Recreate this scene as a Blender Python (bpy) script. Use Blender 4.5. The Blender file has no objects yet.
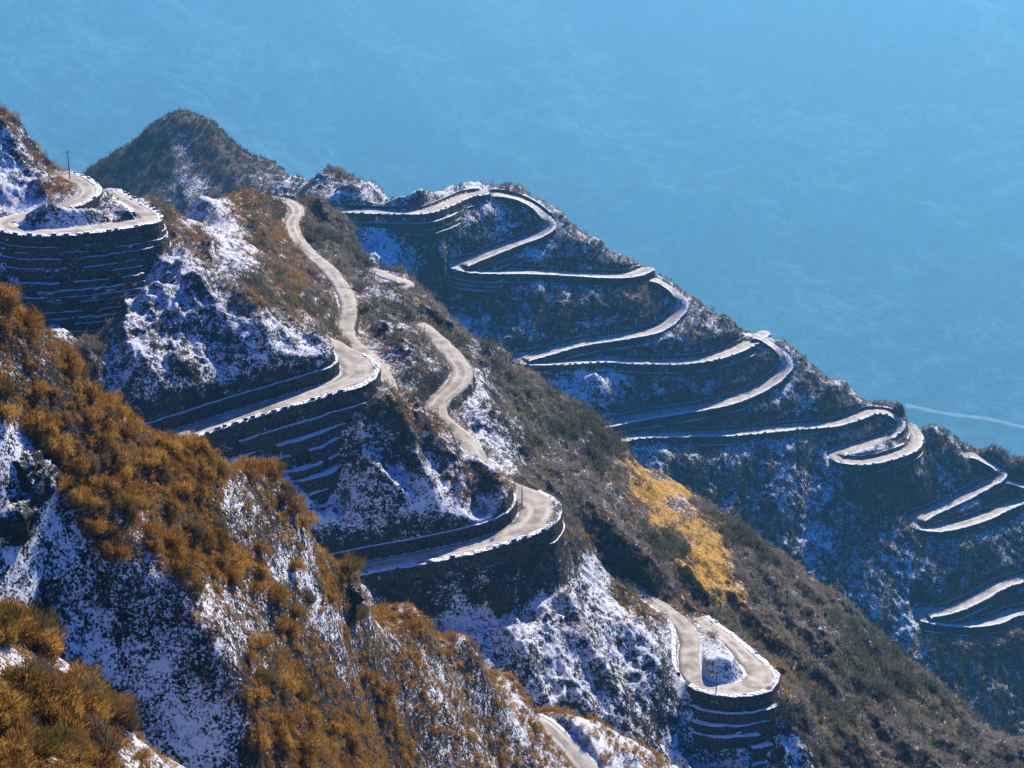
import bpy, math, random
import numpy as np
from mathutils import Vector

random.seed(7)
RNG = np.random.default_rng(11)
scene = bpy.context.scene
COL = scene.collection

# ------------------------------------------------------------------ camera geometry
FPX = 1911.0
PITCH = math.radians(22.0)
CP, SP = math.cos(PITCH), math.sin(PITCH)
UP_Z = 0.0

def ray(u, v):
    a, b = (u - 512.0), (384.0 - v)
    d = np.array([a, CP * FPX + SP * b, -SP * FPX + CP * b])
    return d / np.linalg.norm(d)

def at_d(u, v, d):
    return ray(u, v) * d

def at_z(u, v, z):
    r = ray(u, v)
    return r * (z / r[2])

G2 = (-0.50, 0.86)                         # slope of the far ridge's face
N2 = np.array([-G2[0], -G2[1], 1.0])
P2 = at_d(682, 304, 1060)

def on_face(u, v, up=0.0):
    r = ray(u, v)
    return r * ((N2 @ P2 + up) / (N2 @ r))

def falling(z):
    z = np.array(z)
    return 0.5 * (np.minimum.accumulate(z) + np.maximum.accumulate(z[::-1])[::-1])

def face_z(px):
    return {i: z for i, z in enumerate(falling([on_face(u, v)[2] for u, v in px]))}

def project(P):
    x, y, z = P[..., 0], P[..., 1], P[..., 2]
    depth = y * CP - z * SP
    up = y * SP + z * CP
    return 512 + FPX * x / depth, 384 - FPX * up / depth

# ------------------------------------------------------------------ numpy noise
def _hash(ix, iy, seed):
    h = (ix.astype(np.int64) * 374761393 + iy.astype(np.int64) * 668265263 + seed * 974711) & 0xFFFFFFFF
    h = ((h ^ (h >> 13)) * 1274126177) & 0xFFFFFFFF
    h = (h ^ (h >> 16)) & 0xFFFFFFFF
    return h.astype(np.float64) / 4294967295.0

def gnoise(x, y, seed=0):
    ix, iy = np.floor(x), np.floor(y)
    fx, fy = x - ix, y - iy
    ux, uy = fx * fx * fx * (fx * (fx * 6 - 15) + 10), fy * fy * fy * (fy * (fy * 6 - 15) + 10)
    def g(dx, dy):
        a = _hash(ix + dx, iy + dy, seed) * 2 * np.pi
        return np.cos(a) * (fx - dx) + np.sin(a) * (fy - dy)
    n0 = g(0, 0) * (1 - ux) + g(1, 0) * ux
    n1 = g(0, 1) * (1 - ux) + g(1, 1) * ux
    return (n0 * (1 - uy) + n1 * uy) * 1.45

def fbm(x, y, seed=0, oct=4, gain=0.5, lac=2.03):
    s, a = 0.0, 1.0
    for o in range(oct):
        s = s + a * gnoise(x, y, seed + o * 17)
        x, y, a = x * lac + 3.1, y * lac - 1.7, a * gain
    return s

def ridged(x, y, seed=0, oct=3, gain=0.5):
    s, a = 0.0, 1.0
    for o in range(oct):
        s = s + a * (1 - 2 * np.abs(gnoise(x, y, seed + o * 13)))
        x, y, a = x * 2.1 + 5.3, y * 2.1 + 1.9, a * gain
    return s

def sstep(a, b, x):
    t = np.clip((x - a) / (b - a), 0, 1)
    return t * t * (3 - 2 * t)

# ------------------------------------------------------------------ object helpers
def link(o, parent=None):
    COL.objects.link(o)
    if parent is not None:
        o.parent = parent
    return o

def tag(o, label=None, cat=None, group=None, kind=None):
    if label: o['label'] = label
    if cat: o['category'] = cat
    if group: o['group'] = group
    if kind: o['kind'] = kind
    return o

def mesh_np(name, verts, quads=None, tris=None, smooth=True):
    verts = np.asarray(verts, dtype=np.float32)
    me = bpy.data.meshes.new(name)
    me.vertices.add(len(verts))
    me.vertices.foreach_set('co', verts.ravel())
    loops, starts = [], []
    n = 0
    if quads is not None and len(quads):
        q = np.asarray(quads, dtype=np.int32)
        loops.append(q.ravel()); starts.append(np.arange(len(q)) * 4 + n); n += q.size
    if tris is not None and len(tris):
        t = np.asarray(tris, dtype=np.int32)
        loops.append(t.ravel()); starts.append(np.arange(len(t)) * 3 + n); n += t.size
    lv = np.concatenate(loops).astype(np.int32)
    st = np.concatenate(starts).astype(np.int32)
    me.loops.add(len(lv)); me.loops.foreach_set('vertex_index', lv)
    me.polygons.add(len(st)); me.polygons.foreach_set('loop_start', st)
    me.update(calc_edges=True)
    me.polygons.foreach_set('use_smooth', np.full(len(st), smooth, dtype=bool))
    me.validate()
    return me

def obj(name, me, mat=None, parent=None):
    o = bpy.data.objects.new(name, me)
    if mat is not None and len(me.materials) == 0:
        me.materials.append(mat)
    return link(o, parent)

def fattr(me, name, arr):
    a = me.attributes.new(name, 'FLOAT', 'POINT')
    a.data.foreach_set('value', np.asarray(arr, dtype=np.float32).ravel())

def empty(name, loc=(0, 0, 0)):
    o = bpy.data.objects.new(name, None)
    o.location = loc
    o.empty_display_size = 0.5
    return link(o)

# ------------------------------------------------------------------ node helper
class NT:
    def __init__(self, name):
        self.m = bpy.data.materials.new(name)
        self.m.use_nodes = True
        self.t = self.m.node_tree
        self.t.nodes.clear()
        self.out = self.n('ShaderNodeOutputMaterial')
    def n(self, typ, **kw):
        nd = self.t.nodes.new(typ)
        for k, v in kw.items():
            setattr(nd, k, v)
        return nd
    def l(self, a, b):
        self.t.links.new(a, b)
    def val(self, sock, v):
        if hasattr(v, 'is_output') or isinstance(v, bpy.types.NodeSocket):
            self.l(v, sock)
        else:
            sock.default_value = v
    def math(self, op, a, b=0.0, c=None, clamp=False):
        nd = self.n('ShaderNodeMath', operation=op, use_clamp=clamp)
        self.val(nd.inputs[0], a); self.val(nd.inputs[1], b)
        if c is not None: self.val(nd.inputs[2], c)
        return nd.outputs[0]
    def noise(self, scale, detail=4, rough=0.55, vec=None, dist=0.0):
        nd = self.n('ShaderNodeTexNoise')
        nd.inputs['Scale'].default_value = scale
        nd.inputs['Detail'].default_value = detail
        nd.inputs['Roughness'].default_value = rough
        nd.inputs['Distortion'].default_value = dist
        if vec is not None: self.l(vec, nd.inputs['Vector'])
        return nd.outputs['Fac']
    def ss(self, x, a, b):
        nd = self.n('ShaderNodeMapRange', interpolation_type='SMOOTHSTEP')
        self.val(nd.inputs['Value'], x)
        nd.inputs['From Min'].default_value = a; nd.inputs['From Max'].default_value = b
        return nd.outputs[0]
    def mix(self, f, a, b):
        nd = self.n('ShaderNodeMix', data_type='RGBA')
        self.val(nd.inputs[0], f); self.val(nd.inputs[6], a); self.val(nd.inputs[7], b)
        return nd.outputs[2]
    def attr(self, name):
        return self.n('ShaderNodeAttribute', attribute_name=name).outputs['Fac']
    def coord(self, scale=(1, 1, 1), rot=(0, 0, 0)):
        tc = self.n('ShaderNodeTexCoord')
        mp = self.n('ShaderNodeMapping')
        mp.inputs['Scale'].default_value = scale
        mp.inputs['Rotation'].default_value = rot
        self.l(tc.outputs['Object'], mp.inputs['Vector'])
        return mp.outputs[0]
    def principled(self, col, rough=0.9, normal=None, spec=0.2):
        p = self.n('ShaderNodeBsdfPrincipled')
        self.val(p.inputs['Base Color'], col)
        self.val(p.inputs['Roughness'], rough)
        p.inputs['Specular IOR Level'].default_value = spec
        if normal is not None: self.l(normal, p.inputs['Normal'])
        return p.outputs[0]
    def bump(self, h, strength, dist):
        b = self.n('ShaderNodeBump')
        b.inputs['Strength'].default_value = strength
        b.inputs['Distance'].default_value = dist
        self.l(h, b.inputs['Height'])
        return b.outputs[0]
    def nz(self):
        g = self.n('ShaderNodeNewGeometry')
        s = self.n('ShaderNodeSeparateXYZ')
        self.l(g.outputs['Normal'], s.inputs[0])
        return s.outputs[2]
    def done(self, shader):
        self.l(shader, self.out.inputs['Surface'])
        return self.m

def C(r, g, b): return (r, g, b, 1.0)

def terrain_mat(name, k=1.0, shift=0.0, kn=0.8, gr=0.0, ta=1.7):
    """Snow over dark rock, soil and dry grass. k is the size of the detail in metres."""
    t = NT(name)
    co = t.coord()
    snow, tone, soil = t.attr('snow'), t.attr('tone'), t.attr('soil')
    big = t.noise(0.09 / k, 4, 0.6, co)
    mid = t.noise(0.42 / k, 5, 0.62, co, 0.6)
    fine = t.noise(1.7 / k, 4, 0.68, co, 0.4)
    tiny = t.noise(5.0 / k, 3, 0.7, co)
    nz = t.nz()
    s = t.math('ADD', t.math('MULTIPLY_ADD', snow, 0.92, -0.06), t.math('MULTIPLY_ADD', tiny, ta, -0.5 * ta))
    s = t.math('ADD', s, t.math('MULTIPLY_ADD', mid, 1.5, -0.75 + shift))
    s = t.math('ADD', s, t.math('MULTIPLY_ADD', fine, 2.2, -1.1))
    s = t.math('ADD', s, t.math('MULTIPLY_ADD', big, 0.9, -0.45))
    s = t.math('ADD', s, t.math('MULTIPLY_ADD', nz, kn, -0.7 * kn))
    sm = t.ss(s, 0.44, 0.60)
    sm = t.math('MULTIPLY', sm, t.math('SUBTRACT', 1.0, t.math('MULTIPLY', soil, 0.9)))
    rock = t.mix(t.ss(mid, 0.35, 0.7), C(0.010, 0.0095, 0.010), C(0.055, 0.047, 0.042))
    grassA = t.mix(t.ss(fine, 0.3, 0.7), C(0.06, 0.052, 0.043), C(0.14, 0.12, 0.095))
    grassB = t.mix(t.ss(fine, 0.3, 0.7), C(0.11, 0.045, 0.012), C(0.24, 0.115, 0.03))
    grass = t.mix(tone, grassA, grassB)
    gm = t.ss(t.math('ADD', t.math('MULTIPLY_ADD', nz, 1.6, -1.25 + gr), t.math('MULTIPLY_ADD', big, 1.0, -0.3)), 0.0, 0.35)
    base = t.mix(gm, rock, grass)
    so = t.mix(t.ss(fine, 0.3, 0.7), C(0.36, 0.17, 0.015), C(0.66, 0.37, 0.045))
    base = t.mix(t.ss(t.math('ADD', soil, t.math('ADD', t.math('MULTIPLY_ADD', mid, 2.2, -1.1), t.math('MULTIPLY_ADD', fine, 1.0, -0.5))), 0.3, 0.62), base, so)
    snowc = t.mix(fine, C(0.74, 0.77, 0.82), C(0.90, 0.91, 0.93))
    col = t.mix(sm, base, snowc)
    h = t.math('ADD', t.math('MULTIPLY', fine, 0.5), t.math('MULTIPLY', mid, 1.0))
    h = t.math('ADD', h, t.math('MULTIPLY', tiny, 0.25))
    nb = t.bump(h, 1.0, 1.1 * k)
    return t.done(t.principled(col, 0.85, nb, 0.15))

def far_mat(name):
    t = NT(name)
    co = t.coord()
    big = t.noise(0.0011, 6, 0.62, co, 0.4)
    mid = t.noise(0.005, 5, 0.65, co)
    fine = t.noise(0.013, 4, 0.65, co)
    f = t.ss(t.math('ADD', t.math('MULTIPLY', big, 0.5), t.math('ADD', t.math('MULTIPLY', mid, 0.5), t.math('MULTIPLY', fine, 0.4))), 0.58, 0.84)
    col = t.mix(f, C(0.003, 0.014, 0.034), C(0.14, 0.32, 0.33))  # forest colours tinted towards the blue of the haze
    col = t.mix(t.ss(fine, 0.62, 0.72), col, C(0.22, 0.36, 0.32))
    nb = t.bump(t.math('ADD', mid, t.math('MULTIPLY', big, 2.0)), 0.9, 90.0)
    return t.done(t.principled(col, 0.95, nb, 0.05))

def road_mat():
    t = NT('concrete_road')
    uv = t.n('ShaderNodeUVMap', uv_map='UVMap').outputs[0]
    sp = t.n('ShaderNodeSeparateXYZ'); t.l(uv, sp.inputs[0])
    lat = t.math('ABSOLUTE', sp.outputs[0])
    co = t.coord()
    fine = t.noise(2.2, 4, 0.6, co); mid = t.noise(0.25, 4, 0.6, co); big = t.noise(0.05, 3, 0.5, co)
    col = t.mix(t.ss(mid, 0.3, 0.7), C(0.25, 0.21, 0.155), C(0.56, 0.50, 0.40))
    col = t.mix(t.ss(fine, 0.55, 0.8), col, C(0.22, 0.18, 0.13))
    # two worn wheel tracks
    tr = t.math('ABSOLUTE', t.math('SUBTRACT', lat, 0.42))
    trm = t.math('SUBTRACT', 1.0, t.ss(tr, 0.05, 0.22))
    col = t.mix(t.math('MULTIPLY', trm, t.ss(big, 0.35, 0.65)), col, C(0.60, 0.55, 0.46))
    dirt = t.ss(t.math('ADD', lat, t.math('MULTIPLY_ADD', mid, 0.8, -0.4)), 0.8, 1.0)
    col = t.mix(t.math('MULTIPLY', dirt, 0.7), col, C(0.20, 0.14, 0.08))
    sn = t.math('ADD', lat, t.math('ADD', t.math('MULTIPLY_ADD', big, 1.1, -0.55), t.math('MULTIPLY_ADD', fine, 0.5, -0.25)))
    sn = t.math('ADD', sn, t.math('MULTIPLY_ADD', t.attr('snowy'), 0.6, -0.45))
    col = t.mix(t.ss(sn, 0.86, 0.96), col, C(0.86, 0.88, 0.90))
    nb = t.bump(fine, 0.3, 0.05)
    return t.done(t.principled(col, 0.8, nb, 0.25))

def wall_mat():
    t = NT('dry_stone_masonry')
    co = t.coord((1, 1, 2.4))
    vo = t.n('ShaderNodeTexVoronoi', feature='F1')
    vo.inputs['Scale'].default_value = 1.5
    t.l(co, vo.inputs['Vector'])
    ed = vo.outputs['Distance']
    fine = t.noise(2.0, 4, 0.6, co); mid = t.noise(0.5, 4, 0.6, co)
    col = t.mix(mid, C(0.022, 0.020, 0.021), C(0.15, 0.13, 0.115))
    col = t.mix(t.ss(ed, 0.35, 0.7), col, C(0.012, 0.011, 0.012))
    s = t.math('ADD', t.nz(), t.math('MULTIPLY_ADD', fine, 0.8, -0.4))
    s = t.math('ADD', s, t.math('MULTIPLY_ADD', mid, 0.7, -0.35))
    sm = t.ss(s, 0.52, 0.64)
    col = t.mix(sm, col, C(0.85, 0.87, 0.90))
    nb = t.bump(t.math('MULTIPLY', ed, -1.0), 1.0, 0.5)
    return t.done(t.principled(col, 0.9, nb, 0.1))

def twig_mat(name, a, b, trans=0.35, c=None):
    t = NT(name)
    tint = t.attr('tint')
    oi = t.n('ShaderNodeObjectInfo')
    f = t.math('FRACT', t.math('ADD', tint, oi.outputs['Random']))
    col = t.mix(f, a, b)
    if c is not None: col = t.mix(t.attr('stand'), col, c)
    d = t.n('ShaderNodeBsdfDiffuse'); t.l(col, d.inputs[0])
    tr = t.n('ShaderNodeBsdfTranslucent'); t.l(col, tr.inputs[0])
    mx = t.n('ShaderNodeMixShader'); mx.inputs[0].default_value = trans
    t.l(d.outputs[0], mx.inputs[1]); t.l(tr.outputs[0], mx.inputs[2])
    return t.done(mx.outputs[0])

def plain_mat(name, a, b, scale=1.0, rough=0.8):
    t = NT(name)
    co = t.coord()
    f = t.noise(scale, 4, 0.6, co)
    return t.done(t.principled(t.mix(f, a, b), rough, t.bump(f, 0.5, 0.1)))

M_L0 = terrain_mat('near_slope_ground', 0.62, 0.07, 0.4, 0.22, 1.1)
M_L1 = terrain_mat('spur_ground', 1.15, -0.02, 0.9, 0.05, 1.5)
M_L2 = terrain_mat('far_ridge_ground', 1.9, 0.06)
M_L3 = terrain_mat('peak_ground', 1.9, -0.28)
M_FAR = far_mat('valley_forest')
M_ROAD = road_mat()
M_WALL = wall_mat()
M_ORANGE = twig_mat('orange_twigs', C(0.18, 0.078, 0.012), C(0.50, 0.28, 0.055), 0.55)
M_BARE = twig_mat('bare_twigs', C(0.11, 0.07, 0.04), C(0.26, 0.17, 0.09), 0.4)
M_OLIVE = twig_mat('olive_twigs', C(0.12, 0.09, 0.015), C(0.24, 0.16, 0.03), 0.4)
M_GREY = twig_mat('grey_twigs', C(0.15, 0.125, 0.10), C(0.34, 0.275, 0.19), 0.5, C(0.085, 0.088, 0.05))
M_DARK = twig_mat('dark_twigs', C(0.035, 0.04, 0.028), C(0.085, 0.075, 0.05), 0.25)
M_SCRUB = twig_mat('ridge_twigs', C(0.055, 0.05, 0.036), C(0.15, 0.115, 0.07), 0.35)
M_STEM = plain_mat('bark', C(0.05, 0.032, 0.02), C(0.12, 0.08, 0.05), 3.0)
M_ROCK = terrain_mat('snowy_boulder', 0.45, 0.0)
M_METAL = plain_mat('weathered_pole', C(0.05, 0.05, 0.05), C(0.11, 0.10, 0.09), 2.0, 0.6)
M_SIGN = plain_mat('sign_face', C(0.55, 0.55, 0.52), C(0.65, 0.64, 0.60), 2.0, 0.5)
M_GRAVEL = plain_mat('river_gravel', C(0.55, 0.58, 0.55), C(0.85, 0.85, 0.82), 0.02)

# ------------------------------------------------------------------ roads (pixel traces with road height)
def resample(px, zk, step, ext=0.0):
    """px: list of (u, v); zk: {index: z}. World polyline sampled every `step` metres along a Catmull-Rom curve."""
    px = np.array(px, float)
    L = np.concatenate([[0], np.cumsum(np.hypot(*np.diff(px, axis=0).T))])
    zk = zk or face_z(px)
    ks = sorted(zk)
    z = np.interp(L, L[ks], [zk[k] for k in ks])
    P = np.array([at_z(u, v, zz) for (u, v), zz in zip(px, z)])
    if ext > 0:
        a = P[0] - P[1]; a[2] = 0; a /= np.linalg.norm(a)
        b = P[-1] - P[-2]; b[2] = 0; b /= np.linalg.norm(b)
        P = np.vstack([P[0] + a * ext, P, P[-1] + b * ext])
    Q = np.vstack([2 * P[0] - P[1], P, 2 * P[-1] - P[-2]])
    out = []
    for i in range(1, len(Q) - 2):
        p0, p1, p2, p3 = Q[i - 1], Q[i], Q[i + 1], Q[i + 2]
        for s in np.linspace(0, 1, 24, endpoint=False):
            out.append(0.5 * (2 * p1 + (p2 - p0) * s + (2 * p0 - 5 * p1 + 4 * p2 - p3) * s * s + (3 * p1 - p0 - 3 * p2 + p3) * s ** 3))
    out.append(Q[-2])
    out = np.array(out)
    D = np.concatenate([[0], np.cumsum(np.linalg.norm(np.diff(out, axis=0), axis=1))])
    n = max(int(D[-1] / step), 4)
    s = np.linspace(0, D[-1], n + 1)
    R = np.stack([np.interp(s, D, out[:, k]) for k in range(3)], 1)
    # light smoothing that keeps the ends
    for _ in range(3):
        R[1:-1] = 0.25 * R[:-2] + 0.5 * R[1:-1] + 0.25 * R[2:]
    return R

class Road:
    def __init__(self, key, label, px, zk, hw=3.0, step=1.0, ext=3.0, kf=5.0, kc=5.0, pads=(), wall=True, snowy=0.75, stones_from=0.0, stones_keep=0.84, th=None, sb=None, wall_from=0.0, cut_skip=None):
        self.key, self.label, self.hw, self.kf, self.kc, self.wall = key, label, hw, kf, kc, wall
        self.snowy, self.stones_from, self.stones_keep, self.th, self.sb = snowy, stones_from, stones_keep, th, sb
        self.wall_from, self.cut_skip = wall_from, cut_skip
        self.P = resample(px, zk, step, ext)
        n = len(self.P)
        T = np.gradient(self.P[:, :2], axis=0)
        T /= np.linalg.norm(T, axis=1)[:, None]
        self.T = T
        self.N = np.stack([-T[:, 1], T[:, 0]], 1)
        self.w = np.full(n, hw)
        for (u, v, extra, rad) in pads:     # widened bends
            U, V = project(self.P)
            dd = np.hypot(U - u, V - v)
            self.w += extra * np.exp(-(dd / rad) ** 2)

R1 = Road('upper_loop', 'pale concrete hairpin loop round a snowy mound at the upper left',
    [(66, 175), (74, 178), (83, 183), (89, 190), (84, 197), (68, 204), (45, 211), (20, 217), (4, 222), (12, 228.5), (38, 232), (70, 231), (105, 227.5), (135, 222.5), (150, 219), (146, 213), (132, 205), (118, 197), (112, 193)],
    {0: -147, 8: -150, 18: -154}, hw=2.9, th=2.0, sb=0.62, kc=1.8, cut_skip=(75, 215))
R2 = Road('second_bend', 'pale concrete road with a wide bend above the tall terraced wall',
    [(300, 329), (312, 335), (327, 343), (344, 353), (357, 363), (359, 374), (345, 383), (315, 392.5), (280, 403), (240, 415), (200, 428), (160, 441), (130, 450)],
    {0: -183, 4: -186.5, 12: -191}, hw=3.4, pads=[(358, 368, 1.3, 22)], sb=1.8, stones_from=0.42, wall_from=0.22)
R3 = Road('crest_descent', 'narrow grey road winding down the brown crest behind the snowy hill',
    [(254, 197), (266, 197), (281, 199.5), (294, 205), (297, 213), (291, 223), (297, 239), (309, 253), (326, 267), (338, 281), (346, 295), (349, 309), (346, 324), (347, 336), (356, 347), (370, 357), (381, 371), (387, 385), (392, 400)],
    {0: -193, 10: -198, 18: -203}, hw=2.55, kf=1.8, kc=2.2, wall=False, snowy=0.1)
R4 = Road('hidden_bend', 'short pale road bend half hidden on the shrubby slope',
    [(378, 272), (387, 275.5), (398, 280), (408, 284), (400, 287.5), (388, 291), (379, 295)],
    {0: -205, 6: -208}, hw=2.5, kf=2, kc=3, snowy=0.4)
R5 = Road('nose_bend', 'pale concrete road running from the narrow crest to the broad bend above the striped wall',
    [(421, 327), (427, 331), (440, 343), (453, 356), (462, 371), (457, 384), (441, 399), (435, 411), (446, 424), (461, 436), (470, 447), (477, 462), (493, 477), (513, 489), (531, 498), (540, 509), (532, 523), (506, 536), (471, 546.5), (433, 555), (389, 563), (362, 568), (330, 575)],
    {0: -207, 7: -212, 14: -220.5, 22: -226}, hw=3.1, pads=[(536, 510, 2.2, 24)], snowy=0.5, stones_from=0.68, stones_keep=0.55, sb=0.5, wall_from=0.6)
R7 = Road('lowest_loop', 'pale concrete hairpin loop round a snowy island at the lower right of the spur',
    [(630, 589), (642, 596), (663, 609), (680, 622), (689, 637), (689, 657), (692, 675), (706, 686), (730, 690), (753, 686), (762, 675), (751, 661), (737, 647), (722, 635), (712, 628), (704, 622)],
    {0: -261, 7: -264.5, 15: -268}, hw=2.7, pads=[(760, 680, 1.3, 22)], snowy=0.5, stones_keep=0.12, sb=1.9, kc=1.8, cut_skip=(720, 668))
ROADS1 = [R1, R2, R3, R4, R5, R7]
R8 = Road('near_crest_road', 'short pale road beside a fence at the bottom of the picture',
    [(540, 722), (548, 727), (557, 735), (570, 749), (582, 763), (596, 780), (610, 798)],
    {0: -201, 6: -209}, hw=2.7, step=0.8, kf=2.5, kc=2.5, wall=False)
ROADS0 = [R8]
st2 = 1.5
S0 = Road('saddle_road', 'pale road crossing the snowy saddle above a long straight wall',
    [(318, 210), (330, 210), (360, 211), (395, 212), (425, 211.5), (440, 207), (455, 200.5), (467, 195.5), (482, 193)],
    {0: -286, 8: -292.5}, hw=3.3, step=st2)
S1 = Road('first_zigzag', 'pale zigzag road curling round the top knob of the far ridge',
    [(498, 194), (517, 198), (533, 205.5), (546, 217), (549, 226), (540, 234), (517, 242.5), (494, 251.5), (473, 260), (458, 265.5), (473, 270.5), (497, 271.5), (526, 271.5), (561, 273), (605, 275.5), (632, 274.5), (645, 270)],
    None, hw=3.5, step=st2, pads=[(460, 266, 1.6, 10)])
S2 = Road('second_zigzag', 'pale zigzag road with a sharp left hairpin in the middle of the far ridge',
    [(655, 279), (664, 284), (676, 293), (682, 304), (673, 318), (655, 330), (623, 336.5), (576, 344), (541, 354), (519, 358.5), (534, 362), (564, 362), (605, 359.5), (629, 361), (682, 361.5), (717, 356), (744, 346), (757, 338), (762, 334)],
    None, hw=3.5, step=st2, pads=[(522, 359, 1.8, 10)], stones_from=0.5)
S3 = Road('third_zigzag', 'pale road falling from the far crest to a bend hidden behind the shrubby flank',
    [(758, 336), (767, 341.5), (781, 352), (786, 365), (776, 378), (755, 391), (726, 402), (688, 409.5), (644, 416.5), (618, 421.5), (600, 426)],
    None, hw=3.5, step=st2)
S4 = Road('long_traverse', 'long pale traverse ending in a small tight double loop on the far ridge',
    [(600, 444), (618, 440), (641, 435.5), (688, 434), (732, 433), (790, 427.5), (834, 423.5), (858, 416.5), (872, 411.5), (888, 412.5), (899, 421), (894, 431.5), (875, 441.5), (851, 448.5), (835, 454.5), (848, 461), (868, 461.5), (892, 456), (911, 448.5), (917, 437), (912, 427)],
    None, hw=3.2, step=st2, pads=[(838, 457, 1.5, 9)], stones_keep=0.45)
S5 = Road('fourth_zigzag', 'pale hairpin road at the right edge below the green shoulder',
    [(974, 455), (983, 460), (998, 469), (1000, 476), (982, 486.5), (958, 499.5), (932, 511), (914, 520.5), (929, 528), (951, 526.5), (982, 517.5), (1006, 506), (1024, 499), (1050, 490)],
    None, hw=3.4, step=st2, pads=[(916, 521, 2.0, 11)])
S6 = Road('lowest_zigzag', 'lowest pale hairpin road at the right edge above the dark blue valley',
    [(1050, 570), (1024, 577.5), (1000, 585), (980, 596.5), (961, 605.5), (941, 611.5), (922, 613), (930, 618.5), (946, 622.5), (972, 623.5), (996, 620), (1010, 613.5), (1030, 609), (1055, 603)],
    None, hw=3.4, step=st2, pads=[(922, 615, 2.4, 12)])
S7 = Road('edge_road', 'short piece of pale road at the far right edge',
    [(1008, 481), (1018, 484.5), (1030, 488), (1050, 496)], None, hw=2.6, step=st2, wall=False)
ROADS2 = [S0, S1, S2, S3, S4, S5, S6, S7]

# ------------------------------------------------------------------ terrain layers
def crest(u, v, d, drops=((12, 0.9), (45, 0.85))):
    """A skyline point and the ground falling away behind it."""
    p = at_d(u, v, d)
    out = [p]
    h = p[:2] / np.linalg.norm(p[:2])
    for k, s in drops:
        q = p.copy(); q[:2] += h * k; q[2] -= s * k
        out.append(q)
    return out

def rbf_fit(P, c, reg=1e-3):
    X = P[:, :2]; n = len(P)
    mu = X.mean(0); sc = 100.0
    A = np.sqrt(((X[:, None] - X[None]) ** 2).sum(-1) + c * c)
    B = np.hstack([np.ones((n, 1)), (X - mu) / sc])
    Mx = np.zeros((n + 3, n + 3))
    Mx[:n, :n] = A - reg * np.eye(n) * 100
    Mx[:n, n:] = B; Mx[n:, :n] = B.T
    w = np.linalg.solve(Mx, np.concatenate([P[:, 2], np.zeros(3)]))
    def f(x, y):
        sh = x.shape; x = x.ravel(); y = y.ravel(); r = np.empty(len(x))
        for i in range(0, len(x), 20000):
            xx, yy = x[i:i + 20000], y[i:i + 20000]
            D = np.sqrt((xx[:, None] - X[None, :, 0]) ** 2 + (yy[:, None] - X[None, :, 1]) ** 2 + c * c)
            r[i:i + 20000] = D @ w[:n] + w[n] + w[n + 1] * (xx - mu[0]) / sc + w[n + 2] * (yy - mu[1]) / sc
        return r.reshape(sh)
    return f

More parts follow.
